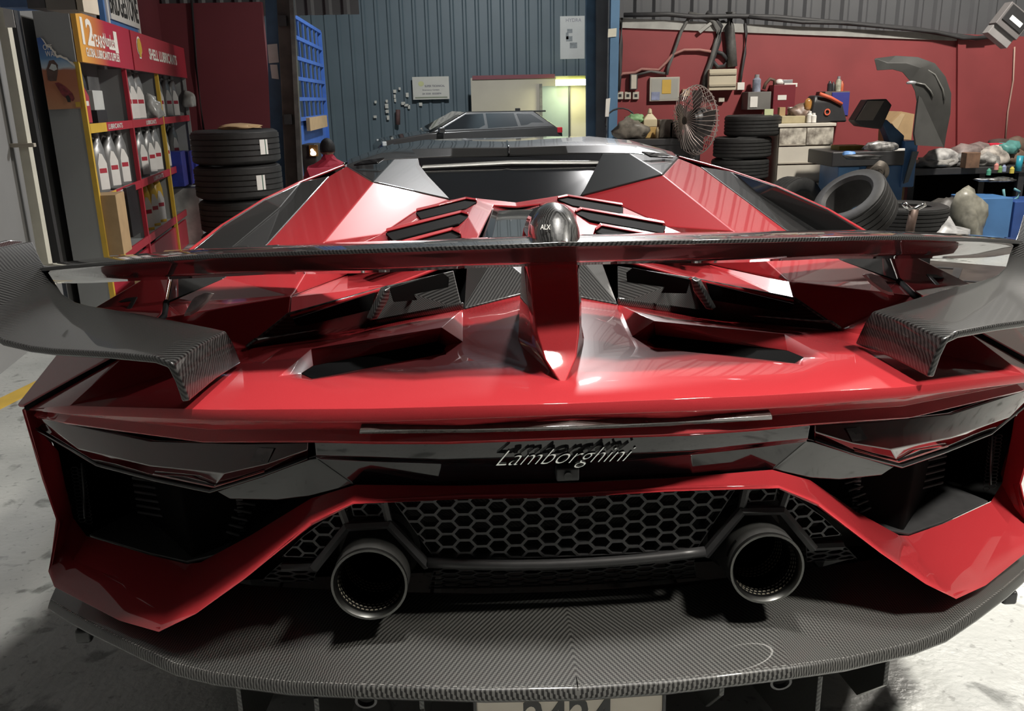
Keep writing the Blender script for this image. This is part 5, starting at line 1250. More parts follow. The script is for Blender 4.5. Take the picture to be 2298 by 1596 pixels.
cable([(1605, 116), (1620, 120), (1632, 132), (1626, 148), (1610, 150), (1600, 138)], .022, CABD, 'coil of dark cable left of the fat conduit')
cable([(1640, 30), (1655, 34), (1672, 44), (1675, 75), (1672, 120), (1664, 165), (1661, 188)], .014, CABD, 'thin dark cable running down to the white switch box')
cable([(1400, 34), (1500, 32), (1560, 38), (1650, 36), (1740, 38), (1850, 48), (1950, 56), (2060, 66), (2130, 78), (2190, 86), (2235, 80), (2262, 62)], .026, CABD, 'long dark cable run along the wall cap to the floodlight', 9.54)
cable([(1680, 38), (1800, 50), (1900, 52), (2000, 62), (2100, 72), (2160, 86), (2215, 84)], .02, CABD, 'second dark cable sagging below the long cable run', 9.52)
cable([(2277, 105), (2274, 180), (2262, 250), (2256, 318)], .008, mat('string_pale', (.45, .3, .25), .7, noise=.1), 'thin pale string hanging on the far right red wall')
prism('cable_strut', [P(u, v, y=WD) for u, v in ((1566, 70), (1592, 50), (1597, 54), (1571, 75))], (0, -.02, 0), MATS['concrete_cap'], label='short pale strut leaning on the cable bundle', cat='bracket')
def wall_box(name, pix, th, m, label, cat, bevel=.004, D=None):
    u0, v0, u1, v1 = pix; D = RWD-th if D is None else D
    return pbox(name, u0, v0, u1, v1, D, th, m, None, bevel, label=label, cat=cat)
SW = mat('switch_white', (.50, .47, .40), .5, noise=.1, nscale=10)
for k, (u0, u1) in enumerate(((1384, 1399), (1402, 1416), (1420, 1434))):
    o_ = wall_box('wall_socket', (u0, 206, u1, 223), .03, SW, 'pale wall socket low on the red wall, %s from the blue column' % ('first', 'second', 'third')[k], 'socket')
    box('socket_holes', (0, -.016, 0), (.03, .002, .03), DGREY, o_)
o_ = wall_box('isolator', (1414, 166, 1431, 201), .06, mat('isolator_dark', (.06, .06, .06), .5, noise=.1), 'dark isolator switch with pale face above the sockets', 'switch'); box('isolator_face', (0, -.031, 0), (.055, .002, .14), SW, o_)
nb = wall_box('notice_board', (1458, 173, 1525, 227), .04, mat('board_frame', (.42, .40, .35), .4, noise=.08), 'glazed notice board with a yellow sheet on the red wall', 'board')
nbc, nbw, nbh = fr(1458, 173, 1525, 227, RWD-.04)
box('board_back', (0, -.021, 0), (nbw*.88, .002, nbh*.86), mat('board_grey', (.36, .36, .33), .4, noise=.1, nscale=4), nb)
box('yellow_sheet', (nbw*.06, -.024, nbh*.10), (nbw*.30, .002, nbh*.58), mat('sheet_yellow', (.55, .36, .07), .6, noise=.1), nb)
box('blue_print', (-nbw*.30, -.024, -nbh*.28), (nbw*.28, .002, nbh*.34), mat('sheet_blue', (.28, .32, .48), .6, noise=.4, nscale=12), nb)
bb = wall_box('breaker_box', (1591, 155, 1653, 203), .12, mat('breaker_cream', (.50, .45, .34), .5, noise=.08, nscale=4), 'cream breaker box with two ribs on the red wall', 'box', .008)
bbc, bbw, bbh = fr(1591, 155, 1653, 203, RWD-.12)
for z_ in (.28, -.26): box('breaker_rib', (0, -.066, bbh*z_), (bbw*.96, .012, .02), mat('breaker_rib', (.36, .32, .24), .5, noise=.05), bb)
wall_box('switch_box', (1655, 185, 1671, 202), .05, WHITE, 'small white switch box right of the breaker box', 'switch')
wall_box('tiny_socket', (1613, 219, 1626, 229), .04, SW, 'tiny white socket below the breaker box', 'socket')
wall_box('junction_box', (1532, 200, 1548, 216), .05, mat('junction_tan', (.42, .30, .2), .5, noise=.1), 'tan junction box beside the fan top', 'box')
gb = wall_box('grey_cabinet', (1678, 206, 1730, 246), .22, mat('cabinet_grey', (.16, .155, .145), .5, noise=.2, nscale=6), 'small grey wall cabinet with a white paper', 'cabinet')
gbc, gbw, gbh = fr(1678, 206, 1730, 246, RWD-.22); box('paper', (-gbw*.24, -.115, -gbh*.06), (gbw*.32, .003, gbh*.6), WHITE, gb)
rb_ = wall_box('first_aid_cabinet', (1735, 190, 1784, 258), .16, mat('cabinet_red', (.17, .02, .03), .45, noise=.1, nscale=5), 'dark red wall cabinet with a small white plate', 'cabinet')
rc_, rw_, rh_ = fr(1735, 190, 1784, 258, RWD-.16); box('name_plate', (-rw_*.10, -.083, rh_*.08), (rw_*.4, .003, rh_*.16), WHITE, rb_)
bn = wall_box('blue_cabinet', (1850, 205, 1905, 262), .25, mat('cabinet_brown', (.13, .10, .09), .6, noise=.2, nscale=6), 'brown wall cabinet with a blue door', 'cabinet')
bnc, bnw, bnh = fr(1850, 205, 1905, 262, RWD-.25); box('blue_door', (bnw*.13, -.13, 0), (bnw*.72, .012, bnh*.92), mat('door_blue', (.045, .05, .26), .45, noise=.1, nscale=8), bn, .004)
zt1 = gbc.z+gbh/2
def stand(proto_fn, *a_): return proto_fn(*a_)
def can(name, u, v0, v1, D, m, label, cat='can', rpx=None, top=None):
    p0_, p1_ = P(u, v0, y=D), P(u, v1, y=D); h_ = p0_.z-p1_.z; R_ = (rpx or 6)*D/F
    o = lathe(name, [(0, 0), (R_, 0), (R_, h_*.72), (R_*.55, h_*.84), (R_*.5, h_*.97), (R_*.42, h_), (0, h_)], m, None, 16, label=label, cat=cat); o.location = (p1_.x, D, p1_.z)
    if top: lathe('cap', [(0, h_*1.02), (R_*.56, h_*1.02), (R_*.6, h_*.82), (0, h_*.82)], top, o, 12)
    return o
SILV = mat('silver_can', (.45, .46, .48), .3, metal=.5, noise=.1)
can('oil_jug', 1697, 168, 206, RWD-.12, mat('jug_silver_blue', (.30, .33, .42), .35, noise=.5, nscale=18), 'silver and blue oil jug on the grey wall cabinet', 'bottle', 9, SILV)
tube('bent_hose', [P(1714, 200, y=WD-.1), P(1718, 188, y=WD-.1), P(1728, 177, y=WD-.1), P(1738, 180, y=WD-.1), P(1738, 192, y=WD-.1)], .018, mat('brown_hose', (.12, .07, .05), .6, noise=.2), label='bent brown hose arching beside the oil jug', cat='hose')
lump('paper_roll', P(1750, 190, y=WD-.08), (.10, .08, .07), WHITE, 4, label='crumpled white roll on top of the dark red cabinet', cat='roll', amp=.1)
box('white_carton', P(1772, 190, y=WD-.08)+Vector((0, 0, -.005)), (.14, .08, .04), WHITE, None, .003, label='flat white carton on the dark red cabinet', cat='carton')
box('grey_tin', P(1765, 184, y=WD-.08)+Vector((0, 0, .005)), (.11, .07, .035), SILV, None, .003, label='grey tin lying on the flat white carton', cat='tin')
can('spray_can', 1880, 172, 205, RWD-.14, mat('spray_green_white', (.45, .45, .35), .35, noise=.5, nscale=25), 'tall pale spray can on the blue-doored cabinet', 'can', 6, SILV)
can('orange_can', 1888, 182, 205, RWD-.10, mat('spray_orange', (.55, .12, .05), .35, noise=.2), 'orange capped can behind the pale spray can', 'can', 4)
can('black_can', 1861, 182, 205, RWD-.14, BB, 'black bottle at the left of the blue-doored cabinet top', 'bottle', 5); can('black_can', 1869, 184, 205, RWD-.12, DGREY, 'second black bottle beside the spray can', 'bottle', 4)
# ------------------------------------------------------------------ left bench of the red wall
bd_ = 9.2
bt0 = P(1480, 312, y=bd_-.3)
tbl = thing('work_table', 'dark low work table behind the roof of the red car', 'table', (P(1475, 315, y=bd_).x, bd_, 0))
tw2 = P(1560, 315, y=bd_).x-P(1392, 315, y=bd_).x
box('table_top', (0, 0, bt0.z-.03), (tw2, .6, .06), DGREY, tbl, .005)
for sx_ in (1, -1):
    for sy_ in (1, -1): box('leg', (sx_*tw2*.46, sy_*.25, (bt0.z-.06)/2), (.05, .05, bt0.z-.06), DGREY, tbl)
box('table_apron', (0, -.28, bt0.z-.16), (tw2*.92, .02, .2), DGREY, tbl)
zb2 = bt0.z
def tb(u, dy=0.0): return Vector((P(u, 305, y=bd_+dy).x, bd_+dy, zb2))
jg = thing('oil_canister', 'cream plastic canister half full of amber oil on the dark table', 'canister', tb(1457, -.05))
hj = P(1457, 250, y=bd_-.05).z-zb2; wj = 30*bd_/F
def jrow(z_, k): return [(sx_*wj/2*k, sy_*wj*.35*k, z_) for sx_, sy_ in ((-1, -1), (1, -1), (1, 1), (-1, 1))]
loft('oil_level', [jrow(0, 1), jrow(hj*.42, 1)], mat('amber_oil', (.50, .33, .12), .3, noise=.1), jg, .008)
loft('canister_body', [jrow(hj*.42, .99), jrow(hj*.70, .99), jrow(hj*.88, .45), jrow(hj*.95, .2)], mat('cream_plastic', (.58, .50, .33), .35, noise=.1), jg, .008)
lathe('spout', [(0, hj*.94), (.025, hj*.94), (.018, hj*1.08), (0, hj*1.12)], MATS['cream_plastic'], jg, 10)
lump('plastic_bag', tb(1415, -.1), (.36, .22, .24), mat('rubbish_grey', (.20, .18, .15), .5, noise=.6, nscale=16), 11, label='crumpled grey-brown bag at the left of the dark table', cat='bag')
lump('green_cloth', tb(1425, -.02)+Vector((0, 0, .15)), (.18, .14, .12), mat('green_cloth', (.25, .45, .22), .7, noise=.4, nscale=14), 12, label='small bright green cloth on the grey-brown bag', cat='cloth')
box('grey_crate', tb(1490)+Vector((0, 0, .09)), (.14, .2, .18), mat('crate_brown', (.17, .15, .125), .6, noise=.4, nscale=12), None, .008, label='grey-brown crate right of the cream canister', cat='crate')
box('grey_crate', tb(1512)+Vector((0, 0, .08)), (.13, .2, .16), mat('crate_brown2', (.15, .14, .13), .6, noise=.4, nscale=12), None, .008, label='second grey-brown crate, next to the fan', cat='crate')
can('small_bottle', 1475, 285, 310, bd_-.15, mat('tan_bottle', (.35, .27, .16), .4, noise=.4, nscale=25), 'small tan bottle between canister and crates', 'bottle', 4)
tube('wire_hoop', [tb(1400)+Vector((.16*math.cos(t)-.02, .1, .16+.14*math.sin(t))) for t in np.linspace(-.3, PI+.3, 12)], .008, CABD, label='thin dark wire hoop behind the grey-brown bag', cat='wire')
# fan
fan = thing('standing_fan', 'large wire caged standing fan turned sideways before the red wall', 'fan', (P(1560, 270, y=8.8).x, 8.8, 0))
fz = P(1560, 270, y=8.8).z; fr2 = (P(1560, 192, y=8.8).z-P(1560, 348, y=8.8).z)/2
ft = Matrix.Translation((0, 0, fz)) @ Matrix.Rotation(math.radians(-66), 4, 'Z') @ Matrix.Rotation(PI/2, 4, 'X')
WIRE = mat('fan_wire', (.45, .38, .35), .4, metal=.5, noise=.1)
bm = bmesh.new()
for side in (1, -1):
    for k in range(40):
        an = 2*PI*k/40
        pts_ = [Vector((rr*fr2*math.cos(an), rr*fr2*math.sin(an), side*h_)) for rr, h_ in ((.12, .13), (.6, .11), (.92, .05), (1, .0))]
        add_tube(bm, [ft @ q for q in pts_], .004, 3, cap=False)
for rr in (.35, .7, 1.0):
    add_tube(bm, [ft @ Vector((rr*fr2*math.cos(t), rr*fr2*math.sin(t), -.11*(1-rr)-.005)) for t in np.linspace(0, 2*PI, 33)], .007, 4, cap=False)
from_bm('fan_cage', bm, WIRE, fan)['kind'] = 'stuff'
for k in range(4):
    bm = bmesh.new(); an = k*PI/2
    q = [(fr2*.15, -.06, .03), (fr2*.55, -.16, .05), (fr2*.85, -.13, .03), (fr2*.86, .10, -.03), (fr2*.5, .09, -.04), (fr2*.15, .05, -.02)]
    bm.faces.new([bm.verts.new(ft @ (Matrix.Rotation(an, 4, 'Z') @ Vector(v_))) for v_ in q]); bmesh.ops.recalc_face_normals(bm, faces=bm.faces[:])
    finish(from_bm('fan_blade', bm, MGREY, fan), solid=.004)
lathe('fan_motor', [(0, -.2), (.10, -.18), (.12, -.02), (.09, .06), (0, .09)], DGREY, fan, 20, ft)
tube('fan_pole', [(0, .05, fz), (0, .05, .05)], .022, MGREY, fan); lathe('fan_base', [(0, .06), (.05, .06), (.3, .02), (.3, 0), (0, 0)], DGREY, fan, 24)
# tyres beside the chest
TD2 = 8.7
c6, w6, _ = fr(1628, 265, 1750, 265, TD2); R6 = w6/2
zz_ = [P(1690, v, y=TD2-R6*.8).z for v in (258, 308, 352, 398, 440, 480, 520, 560)]
ztop = zz_[0]; hT2 = .205
offs = [0, -.10, -.115, -.125, -.13, -.13, -.13]
k = 0; z_ = ztop
while z_-hT2 > -.05 and k < 7:
    tyre('used_tyre', 'used tyre beside the white chest, %s from the top of its stack' % ('first', 'second', 'third', 'fourth', 'fifth', 'sixth', 'seventh')[k], (c6.x+offs[k]*.9, TD2, z_-hT2/2), R6*(1.0 if k == 0 else 1.04), hT2*.96, group='used tyres beside the white chest'); z_ -= hT2; k += 1
if z_ > .02: box('tyre_block', (c6.x-.1, TD2, z_/2), (.5, .5, z_), DGREY, None, label='low dark block under the used tyre stack', cat='block')
tyre('spare_tyre', 'dark tyre standing behind the used tyre stack', (c6.x+.06, TD2+.62, R6*1.02), R6*1.0, .19, (PI/2, 0, .1))
# white chest of drawers
CDp = 8.55
chest = thing('chest_of_drawers', 'stained white chest of drawers against the red wall', 'chest', (P(1808, 300, y=CDp).x, CDp, 0))
cc, cw, ch_ = fr(1745, 277, 1876, 285, CDp); ztc = cc.z+ch_/2; cw = fr(1748, 283, 1874, 285, CDp)[1]
box('chest_body', (0, .24, ztc/2-.01), (cw*.97, .46, ztc-.03), WOODC, chest, .004); box('chest_top', (0, .23, ztc-.015), (cw*1.03, .52, .03), WOODC, chest, .004)
rows_ = [283, 324, 365, 405, 447, 488]
zr = [P(1800, v, y=CDp).z for v in rows_]; dz_ = zr[1]-zr[2]; z_ = ztc-.035; k = 0
STAINS = mat('chest_stained', (.60, .56, .48), .55, noise=.6, nscale=13, col2=(.14, .12, .10))
while z_-dz_ > .02 and k < 6:
    if k == 0:
        for sx_ in (1, -1):
            d_ = box('drawer', (sx_*cw*.243, -.012, z_-dz_/2), (cw*.475, .03, dz_-.014), STAINS, chest, .004)
    else: d_ = box('drawer', (0, -.012, z_-dz_/2), (cw*.962, .03, dz_-.014), WOODC, chest, .004)
    box('drawer_lip', (0, -.018, -dz_/2+.012), ((cw*.47 if k == 0 else cw*.95), .008, .012), mat('lip_shadow', (.40, .36, .30), .6, noise=.1), d_)  # lip in a darker chest tone, its shade put into the colour
    z_ -= dz_; k += 1
def ct(u, dy=.2): return Vector((P(u, 277, y=CDp+dy).x, CDp+dy, ztc))
lump('brown_bag', ct(1800), (.30, .2, .22), mat('brown_film', (.25, .17, .13), .45, noise=.6, nscale=14), 21, label='crumpled brown bag on the white chest', cat='bag')
box('cream_tray', ct(1775)+Vector((0, 0, .035)), (.26, .2, .07), mat('tray_cream', (.42, .36, .22), .6, noise=.2), None, .006, label='low cream tray at the left of the chest top', cat='tray')
can('white_bottle', 1816, 250, 275, CDp+.08, WHITE, 'white plastic bottle on the chest, left of two', 'bottle', 6, WHITE); can('white_bottle', 1825, 254, 275, CDp+.06, WHITE, 'white plastic bottle on the chest, right of two', 'bottle', 6, WHITE)
bagc = thing('tool_bag', 'black tool bag with an orange strap on the white chest', 'bag', ct(1848), .15)
loft('bag_body', [[(-.2, -.1, 0), (.2, -.1, 0), (.2, .1, 0), (-.2, .1, 0)], [(-.17, -.09, .2), (.13, -.09, .2), (.13, .09, .2), (-.17, .09, .2)], [(-.15, -.06, .26), (.0, -.06, .24), (.0, .06, .24), (-.15, .06, .26)]], DGREY, bagc, .02)
tube('orange_strap', [(-.12, -.1, .27), (0, -.1, .23), (.12, -.1, .17)], .018, mat('strap_orange', (.65, .12, .06), .6, noise=.1), bagc)
lathe('orange_emblem', [(.02, 0), (.032, 0), (.032, .004), (.02, .004)], MATS['strap_orange'], bagc, 16, Matrix.Translation((-.03, -.105, .1)) @ Matrix.Rotation(PI/2, 4, 'X'), True)
lump('amber_jar', ct(1806)+Vector((0, -.05, .12)), (.08, .08, .14), mat('amber_glass', (.45, .22, .06), .2, coat=1, noise=.3), 5, label='small amber jar leaning on the brown bag', cat='jar', amp=.05)
for k, (u, m) in enumerate(((1752, CARD), (1774, WHITE))): box('small_carton', ct(u, .30)+Vector((0, 0, .075)), (.06, .06, .15), m, None, .003, label=('small cardboard' if k == 0 else 'small white')+' carton at the back of the chest top', cat='carton')
box('green_note', P(1725, 252, y=TD2-.2)+Vector((0, 0, -.0)), (.085, .02, .06), mat('note_green', (.5, .55, .32), .6, noise=.1), None, label='pale green packet lying on the top used tyre', cat='packet')

# ------------------------------------------------------------------ wheel balancing machine
BD = 7.9
def bp(u, v, dy=0.0): return P(u, v, y=BD+dy)
bal = thing('wheel_balancer', 'blue wheel balancing machine with raised black hood and tilted screen', 'machine', (bp(1965, 400).x, BD, 0))
BO = bal.location
def bbx(name, u0, v0, u1, v1, dy, th, m, bevel=.006, floor=False, par=None):
    c_, w_, h_ = fr(u0, v0, u1, v1, BD+dy); z0_ = 0 if floor else c_.z-h_/2; z1_ = c_.z+h_/2
    return box(name, Vector((c_.x, BD+dy+th/2, (z0_+z1_)/2))-BO, (w_, th, z1_-z0_), m, par or bal, bevel)
bbx('machine_cabinet', 1878, 372, 2026, 480, 0, .45, BLUEP, .01, True)
cpan = bbx('cabinet_door', 1880, 375, 1925, 470, -.012, .012, mat('blue_machine_light', (.12, .30, .58), .42, noise=.1, nscale=8), .004)
text('door_lettering', '220V', .05, PW, cpan, (-.02, -.008, .06), (PI/2, 0, 0), .0005, bold=.001); text('door_lettering', '50 Hz', .04, PW, cpan, (-.02, -.008, .01), (PI/2, 0, 0), .0005)
bbx('machine_side', 2026, 316, 2056, 420, -.02, .4, BLUEP, .01)
bbx('tool_tray', 1868, 340, 2030, 373, -.10, .6, DGREY, .01)
prism('tray_strut', [bp(2046, 340, -.05), bp(2060, 340, -.05), bp(2036, 408, -.05), bp(2026, 412, -.05)], (0, -.02, 0), MATS['column_grey'], bal)
shm = Matrix.Translation(bp(1968, 384, -.05)-BO) @ Matrix.Rotation(PI/2, 4, 'X') @ Matrix.Rotation(-.35, 4, 'Y')
lathe('shaft_flange', [(0, .0), (.10, 0), (.10, .05), (.06, .07), (.055, .16), (.03, .19), (.028, .30), (0, .31)], mat('worn_steel', (.16, .14, .12), .4, metal=.7, noise=.4, nscale=15), bal, 24, shm)
# hood: a curved shell
ins = [(1962, 133), (1968, 158), (2003, 156), (2025, 162), (2042, 182), (2053, 205), (2058, 235), (2056, 262), (2050, 298)]
outs = [(1964, 131), (2010, 125), (2060, 128), (2098, 142), (2122, 172), (2135, 210), (2133, 255), (2124, 300), (2119, 332)]
bm = bmesh.new(); rws = []
for (a_, b__) in zip(ins, outs):
    fa, fb = bp(*a_, -.30)-BO, bp(*b__, -.22)-BO; ga, gb_ = bp(*a_, .16)-BO, bp(*b__, .18)-BO
    md_ = (fa*.5+fb*.5)+Vector((0, -.03, 0)); rws.append([bm.verts.new(q) for q in (ga, fa, md_, fb, gb_)])
for i in range(len(rws)-1):
    for k_ in range(5): bm.faces.new((rws[i][k_], rws[i][(k_+1) % 5], rws[i+1][(k_+1) % 5], rws[i+1][k_]))
bm.faces.new(list(reversed(rws[0]))); bm.faces.new(rws[-1]); bmesh.ops.recalc_face_normals(bm, faces=bm.faces[:])
hood = from_bm('hood', bm, mat('hood_black', (.04, .04, .038), .45, noise=.3, nscale=6), bal); finish(hood, .02, 3, 30)
tube('hood_rib', [bp(u, v, -.26)-BO for u, v in ((2035, 152), (2070, 150), (2098, 168), (2115, 200), (2120, 225))], .008, mat('hood_edge', (.16, .16, .15), .4, noise=.2), bal)
tube('hood_rib', [bp(u, v, -.30)-BO for u, v in ((2055, 186), (2075, 190), (2088, 204), (2094, 216))], .007, MATS['hood_edge'], bal)
prism('hood_foot', [bp(2052, 300, -.31), bp(2062, 215, -.31), bp(2068, 220, -.31), bp(2118, 330, -.31), bp(2056, 326, -.31)], (0, .03, 0), mat('hood_face', (.075, .075, .072), .5, noise=.2), bal)
lump('hood_latch', bp(2045, 189, -.33)-BO, (.09, .05, .035), SILV, 3, bal, 2, .05)
# screen on its arm
prism('screen_arm', [bp(1978, 272, .05), bp(1990, 268, .05), bp(2030, 305, .05), bp(2026, 330, .05), bp(2000, 330, .05), bp(1992, 305, .05)], (0, .12, 0), mat('arm_blue', (.04, .10, .2), .45, noise=.2, nscale=8), bal, .008)
prism('screen_body', [bp(1946, 224, -.02), bp(1990, 222, -.02), bp(2002, 236, -.02), bp(1978, 290, -.02), bp(1930, 284, -.02), bp(1917, 271, -.02)], (0, .14, 0), DGREY, bal, .008)
prism('screen_panel', [bp(1947, 226, -.025), bp(1984, 226, -.025), bp(1958, 270, -.025), bp(1920, 270, -.025)], (0, -.012, 0), mat('screen_dusty', (.14, .125, .11), .18, coat=.6, noise=.25, nscale=4), bal, .003)
lump('wheel_weights', bp(1975, 333, -.35)-Vector((0, 0, .02)), (.30, .12, .10), mat('lead_clutter', (.35, .34, .33), .35, metal=.4, noise=.7, nscale=30), 31, label='heap of shiny wheel weights on the black tool tray', cat='weights')
lump('blue_glove', bp(1905, 352, -.35), (.11, .09, .06), mat('glove_blue', (.12, .28, .60), .5, noise=.2), 32, label='small blue glove at the left of the tool tray', cat='glove')
lump('tool_heap', bp(1935, 358, -.38), (.35, .12, .06), mat('tool_dark', (.08, .08, .08), .4, metal=.4, noise=.6, nscale=25), 33, label='low dark heap of tools in front of the tray', cat='tools')
box('white_strip', bp(2018, 336, -.3), (.09, .03, .02), WHITE, None, .003, label='short white strip on the right of the tool tray', cat='strip')
o_ = box('yellow_tray', bp(1902, 333, .25), (.24, .2, .06), mat('tray_yellow', (.30, .23, .04), .6, noise=.3), None, .006, label='dirty yellow tray behind the tool tray', cat='tray')
cb_ = prism('open_carton', [bp(1998, 275, .7), bp(2022, 250, .7), bp(2052, 256, .7), Vector((bp(2040, 330, .7).x, BD+.7, 0)), Vector((bp(2004, 330, .7).x, BD+.7, 0))], (0, .25, 0), CARD, label='open brown carton behind the balancer screen', cat='carton')
prism('carton_flap', [bp(2000, 276, .69), bp(2022, 254, .69), bp(2030, 256, .69), bp(2012, 292, .69)], (0, -.01, 0), mat('cardboard_light', (.48, .35, .2), .8, noise=.1), cb_)
# loose tyres
q = bp(1918, 468, -1.0)
lt_ = tyre('loose_tyre', 'wide black tyre lying tilted against the blue balancer', P(1918, 466, y=6.6), .285, .30, Vector((-.60, -.30, .74)).to_track_quat('Z', 'Y').to_euler())
tyre('worn_tyre', 'worn tyre standing behind the red car fender, before the white chest', P(1778, 478, y=8.0), .33, .22, (PI/2, 0, .5))
tyre('flat_tyre', 'dark tyre lying flat at the foot of the blue balancer', Vector((P(2015, 500, y=7.4).x, 7.4, .1)), .36, .20)
tyre('flat_tyre', 'second dark tyre on the flat tyre at the balancer foot', Vector((P(2015, 500, y=7.4).x+.05, 7.42, .31)), .36, .20)

# ------------------------------------------------------------------ cluttered workbench at right
WB = 8.4
zw = P(2150, 378, y=WB-.35).z
bench = thing('workbench', 'dark cluttered workbench along the far right red wall', 'workbench', (P(2200, 370, y=WB).x, WB, 0))
bw2 = 2.2
box('bench_top', (.25, .1, zw-.03), (bw2, .8, .06), DGREY, bench, .005)
for x in (-.8, .25, 1.3):
    for y_ in (-.25, .4): box('leg', (x, y_, (zw-.06)/2), (.06, .06, zw-.06), DGREY, bench)
box('bench_back', (.25, .48, zw*.55), (bw2, .02, zw*.8), DARK, bench)
box('bench_shelf', (.75, -.30, P(2250, 412, y=WB-.3).z), (.9, .3, .03), MGREY, bench)
def wb(u, v=None, dy=-.1): 
    p_ = P(u, 370, y=WB+dy); return Vector((p_.x, WB+dy, zw if v is None else P(u, v, y=WB+dy).z))
clutter = [(2095, (.36, .25, .12), (.30, .29, .27), 'grey heap of papers below the black hood'), (2140, (.40, .28, .16), (.20, .20, .20), 'grey crumpled sheet left of the wooden crate'),
           (2175, (.46, .25, .26), (.22, .17, .16), 'purple-grey folded cloth leaning on the bench'), (2110, (.3, .2, .2), (.42, .41, .40), 'pale crumpled paper at the foot of the hood'),
           (2225, (.28, .2, .22), (.42, .38, .34), 'whitish bag pile in the middle of the bench'), (2262, (.22, .2, .2), (.22, .15, .11), 'brown rag bundle near the right of the bench'), (2212, (.22, .16, .14), (.36, .35, .33), 'small grey crumpled foil on the bench')]
for k, (u, sz, c_, lb) in enumerate(clutter):
    lump('crumpled_sheet', wb(u, None, -.15+.08*(k % 3)), sz, mat('clutter_%d' % k, c_, .6, noise=.6, nscale=14), 40+k, label=lb, cat='rubbish')
cr = box('wooden_crate', wb(2176, None, -.32)+Vector((0, 0, .07)), (.13, .1, .14), mat('crate_wood', (.18, .10, .06), .7, noise=.4, nscale=14), None, .004, label='small dark wooden crate on the bench front', cat='crate')
bx_ = box('red_carton', P(2230, 332, y=WB), (.13, .08, .09), mat('carton_red', (.55, .02, .05), .5, noise=.1), None, .004, label='small red carton with a white panel on the bench heap', cat='carton'); box('white_panel', (.0, -.042, 0), (.06, .003, .06), WHITE, bx_)
lump('teal_bag', P(2262, 345, y=WB-.05), (.2, .15, .15), mat('teal_film', (.10, .30, .28), .45, noise=.4, nscale=12), 51, label='teal plastic bag on the bench heap', cat='bag')
lump('felt_hat', P(2246, 336, y=WB+.1), (.24, .2, .12), mat('dark_brown_felt', (.06, .035, .03), .8, noise=.3), 52, label='dark brown cap between red carton and teal bag', cat='cap')
for k, (u, v, c_, lb) in enumerate(((2218, 384, (.08, .32, .22), 'small green tin on the bench edge'), (2235, 372, (.60, .25, .22), 'small pink packet on the bench edge'), (2252, 376, (.25, .30, .45), 'small blue lidded pot on the bench edge'), (2270, 380, (.55, .45, .08), 'small yellow bottle on the bench edge'), (2243, 378, (.15, .28, .10), 'small dark green pot on the bench edge'))):
    can('paint_pot', u, v-6, v+9, WB-.40, mat('pot_%d' % k, c_, .4, noise=.1), lb, 'pot', 5)
tube('teal_bottle', [P(2284, 384, y=WB-.38), P(2290, 350, y=WB-.36)], .03, mat('teal_plastic', (.02, .25, .34), .4, noise=.1), label='teal bottle standing at the right end of the bench', cat='bottle')
lump('rough_bundle', wb(2280, None, .1), (.4, .2, .3), mat('brown_rough', (.13, .085, .06), .7, noise=.5, nscale=10), 53, label='brown rough bundle behind the teal bottle', cat='bundle')
o_ = cpoly('leaning_board', [(2180, 372), (2228, 330), (2238, 336), (2196, 376)], WB+.15, .02, mat('board_dark', (.10, .10, .10), .6, noise=.3), label='dark board leaning across the bench rubbish', cat='board')
lump('metal_tools', P(2235, 408, y=WB-.42), (.36, .12, .05), mat('bright_tools', (.30, .30, .30), .3, metal=.8, noise=.6, nscale=30), 54, label='bright metal tools on the small grey bench shelf', cat='tools')
tube('teal_hose', [P(u, v, y=WB-.45) for u, v in ((2252, 425), (2254, 445), (2268, 452), (2284, 444), (2288, 430), (2276, 424))], .012, mat('hose_teal', (.15, .35, .38), .5, noise=.1), label='loop of pale teal hose under the bench shelf', cat='hose')
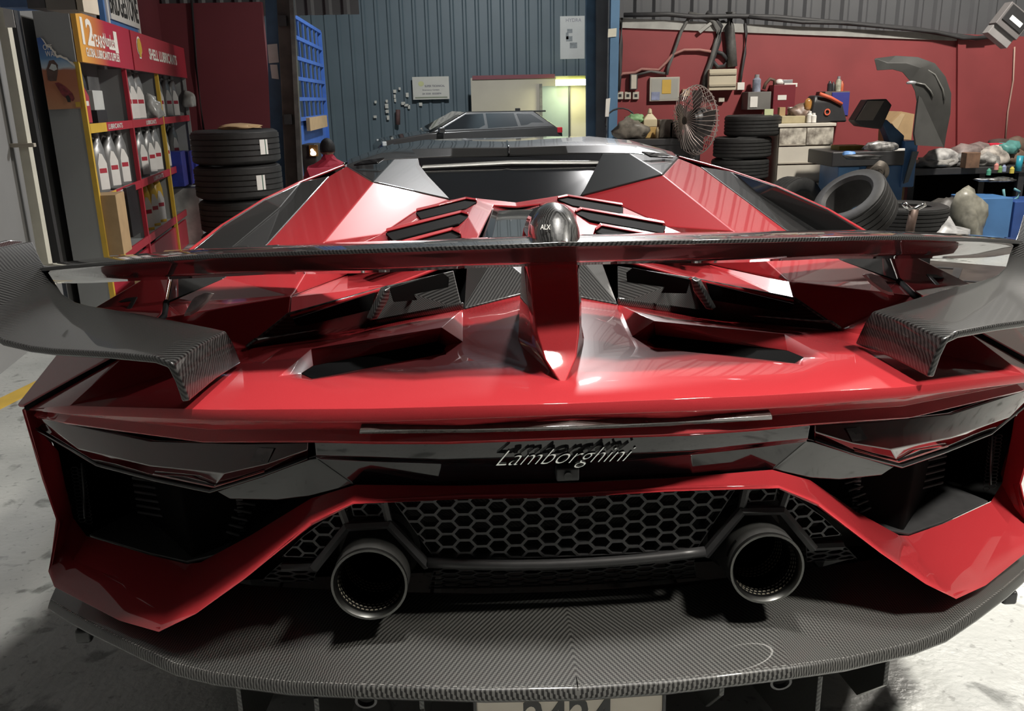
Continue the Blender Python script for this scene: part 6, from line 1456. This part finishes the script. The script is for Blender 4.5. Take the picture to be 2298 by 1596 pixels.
# things below the bench
rd = 7.65
o_ = pbox('blue_box', 2180, 445, 2268, 545, rd, .4, BLUEP, None, .008, True, label='blue steel box on the floor under the bench', cat='box')
o_ = pbox('blue_box', 2272, 452, 2350, 545, rd+.08, .4, mat('blue_box_dark', (.03, .08, .28), .45, noise=.2, nscale=8), None, .008, True, label='darker blue box at the right edge beside the blue steel box', cat='box')
lump('rubbish_bag', Vector((P(2168, 500, y=7.5).x, 7.5, 0)), (.32, .3, .62), mat('film_green_grey', (.30, .29, .24), .4, noise=.6, nscale=9), 61, label='tall clear rubbish bag beside the blue steel box', cat='bag')
lump('rubbish_bag', Vector((P(2108, 515, y=7.2).x, 7.2, 0)), (.5, .4, .36), mat('film_white_grey', (.42, .42, .42), .4, noise=.6, nscale=9), 62, label='white and grey rubbish bag on the floor behind the wing', cat='bag')
lump('rubbish_bag', Vector((P(2120, 470, y=7.72).x, 7.72, 0)), (.42, .3, .50), mat('film_dark', (.07, .065, .06), .5, noise=.6, nscale=9), 63, label='dark heap of rubbish bags under the bench', cat='bag')
jk = thing('trolley_jack', 'worn steel jack handle standing before the rubbish bags', 'jack', (P(2046, 520, y=6.7).x, 6.7, 0))
def jp(u, v): return P(u, v, y=6.7)-jk.location
tube('jack_handle', [jp(2034, 540)*1.0-Vector((0, 0, .25)), jp(2044, 505), jp(2052, 470)], .035, mat('rust_steel', (.16, .11, .09), .5, metal=.4, noise=.5, nscale=14), jk)
tube('jack_crossbar', [jp(2028, 456), jp(2040, 468), jp(2052, 470), jp(2068, 462), jp(2076, 458)], .022, CHROME, jk)
box('jack_base', (-.05, .1, .08), (.3, .5, .16), DGREY, jk, .01)
# floodlight at the top right
fl = thing('floodlight', 'grey floodlight mounted high at the far right of the red wall', 'lamp', P(2268, 48, y=8.2), 0)
rot = Matrix.Rotation(.62, 3, 'Y')
box('lamp_housing', (0, 0, 0), (.26, .12, .22), mat('flood_grey', (.16, .15, .15), .45, noise=.1), fl, .006, rot)
box('lamp_glass', tuple(rot @ Vector((-.0, -.065, .02))), (.22, .01, .15), DGREY, fl, .002, rot)
box('lamp_led', tuple(rot @ Vector((.01, -.072, .0))), (.13, .006, .04), mat('led_dim', (.85, .85, .8), .3, emit=(1, .98, .92), es=.8, noise=.02), fl, 0, rot)
box('lamp_bracket', tuple(rot @ Vector((0, .02, -.15))), (.24, .1, .10), mat('flood_grey_light', (.26, .25, .25), .45, noise=.1), fl, .004, rot)
# ceiling lamps that give the light
for k, (lo, ta, sz, pw, co) in enumerate(LAMPS):
    o_ = thing('ceiling_lamp', 'hanging round workshop lamp above the frame, %s' % ('ahead of the red car', 'right behind the camera', 'left behind the camera', 'over the tail of the red car', 'over the balancer', 'over the oil shelf', 'over the far bay')[k], 'lamp', Vector(lo)+Vector((0, 0, .16)))
    lathe('lamp_shade', [(sz*.5, .0), (sz*.42, .10), (.08, .16), (0, .16)], MGREY, o_, 20)
    tube('lamp_rod', [(0, 0, .16), (0, 0, 6.25-lo[2]-.16)], .012, MGREY, o_, 6)
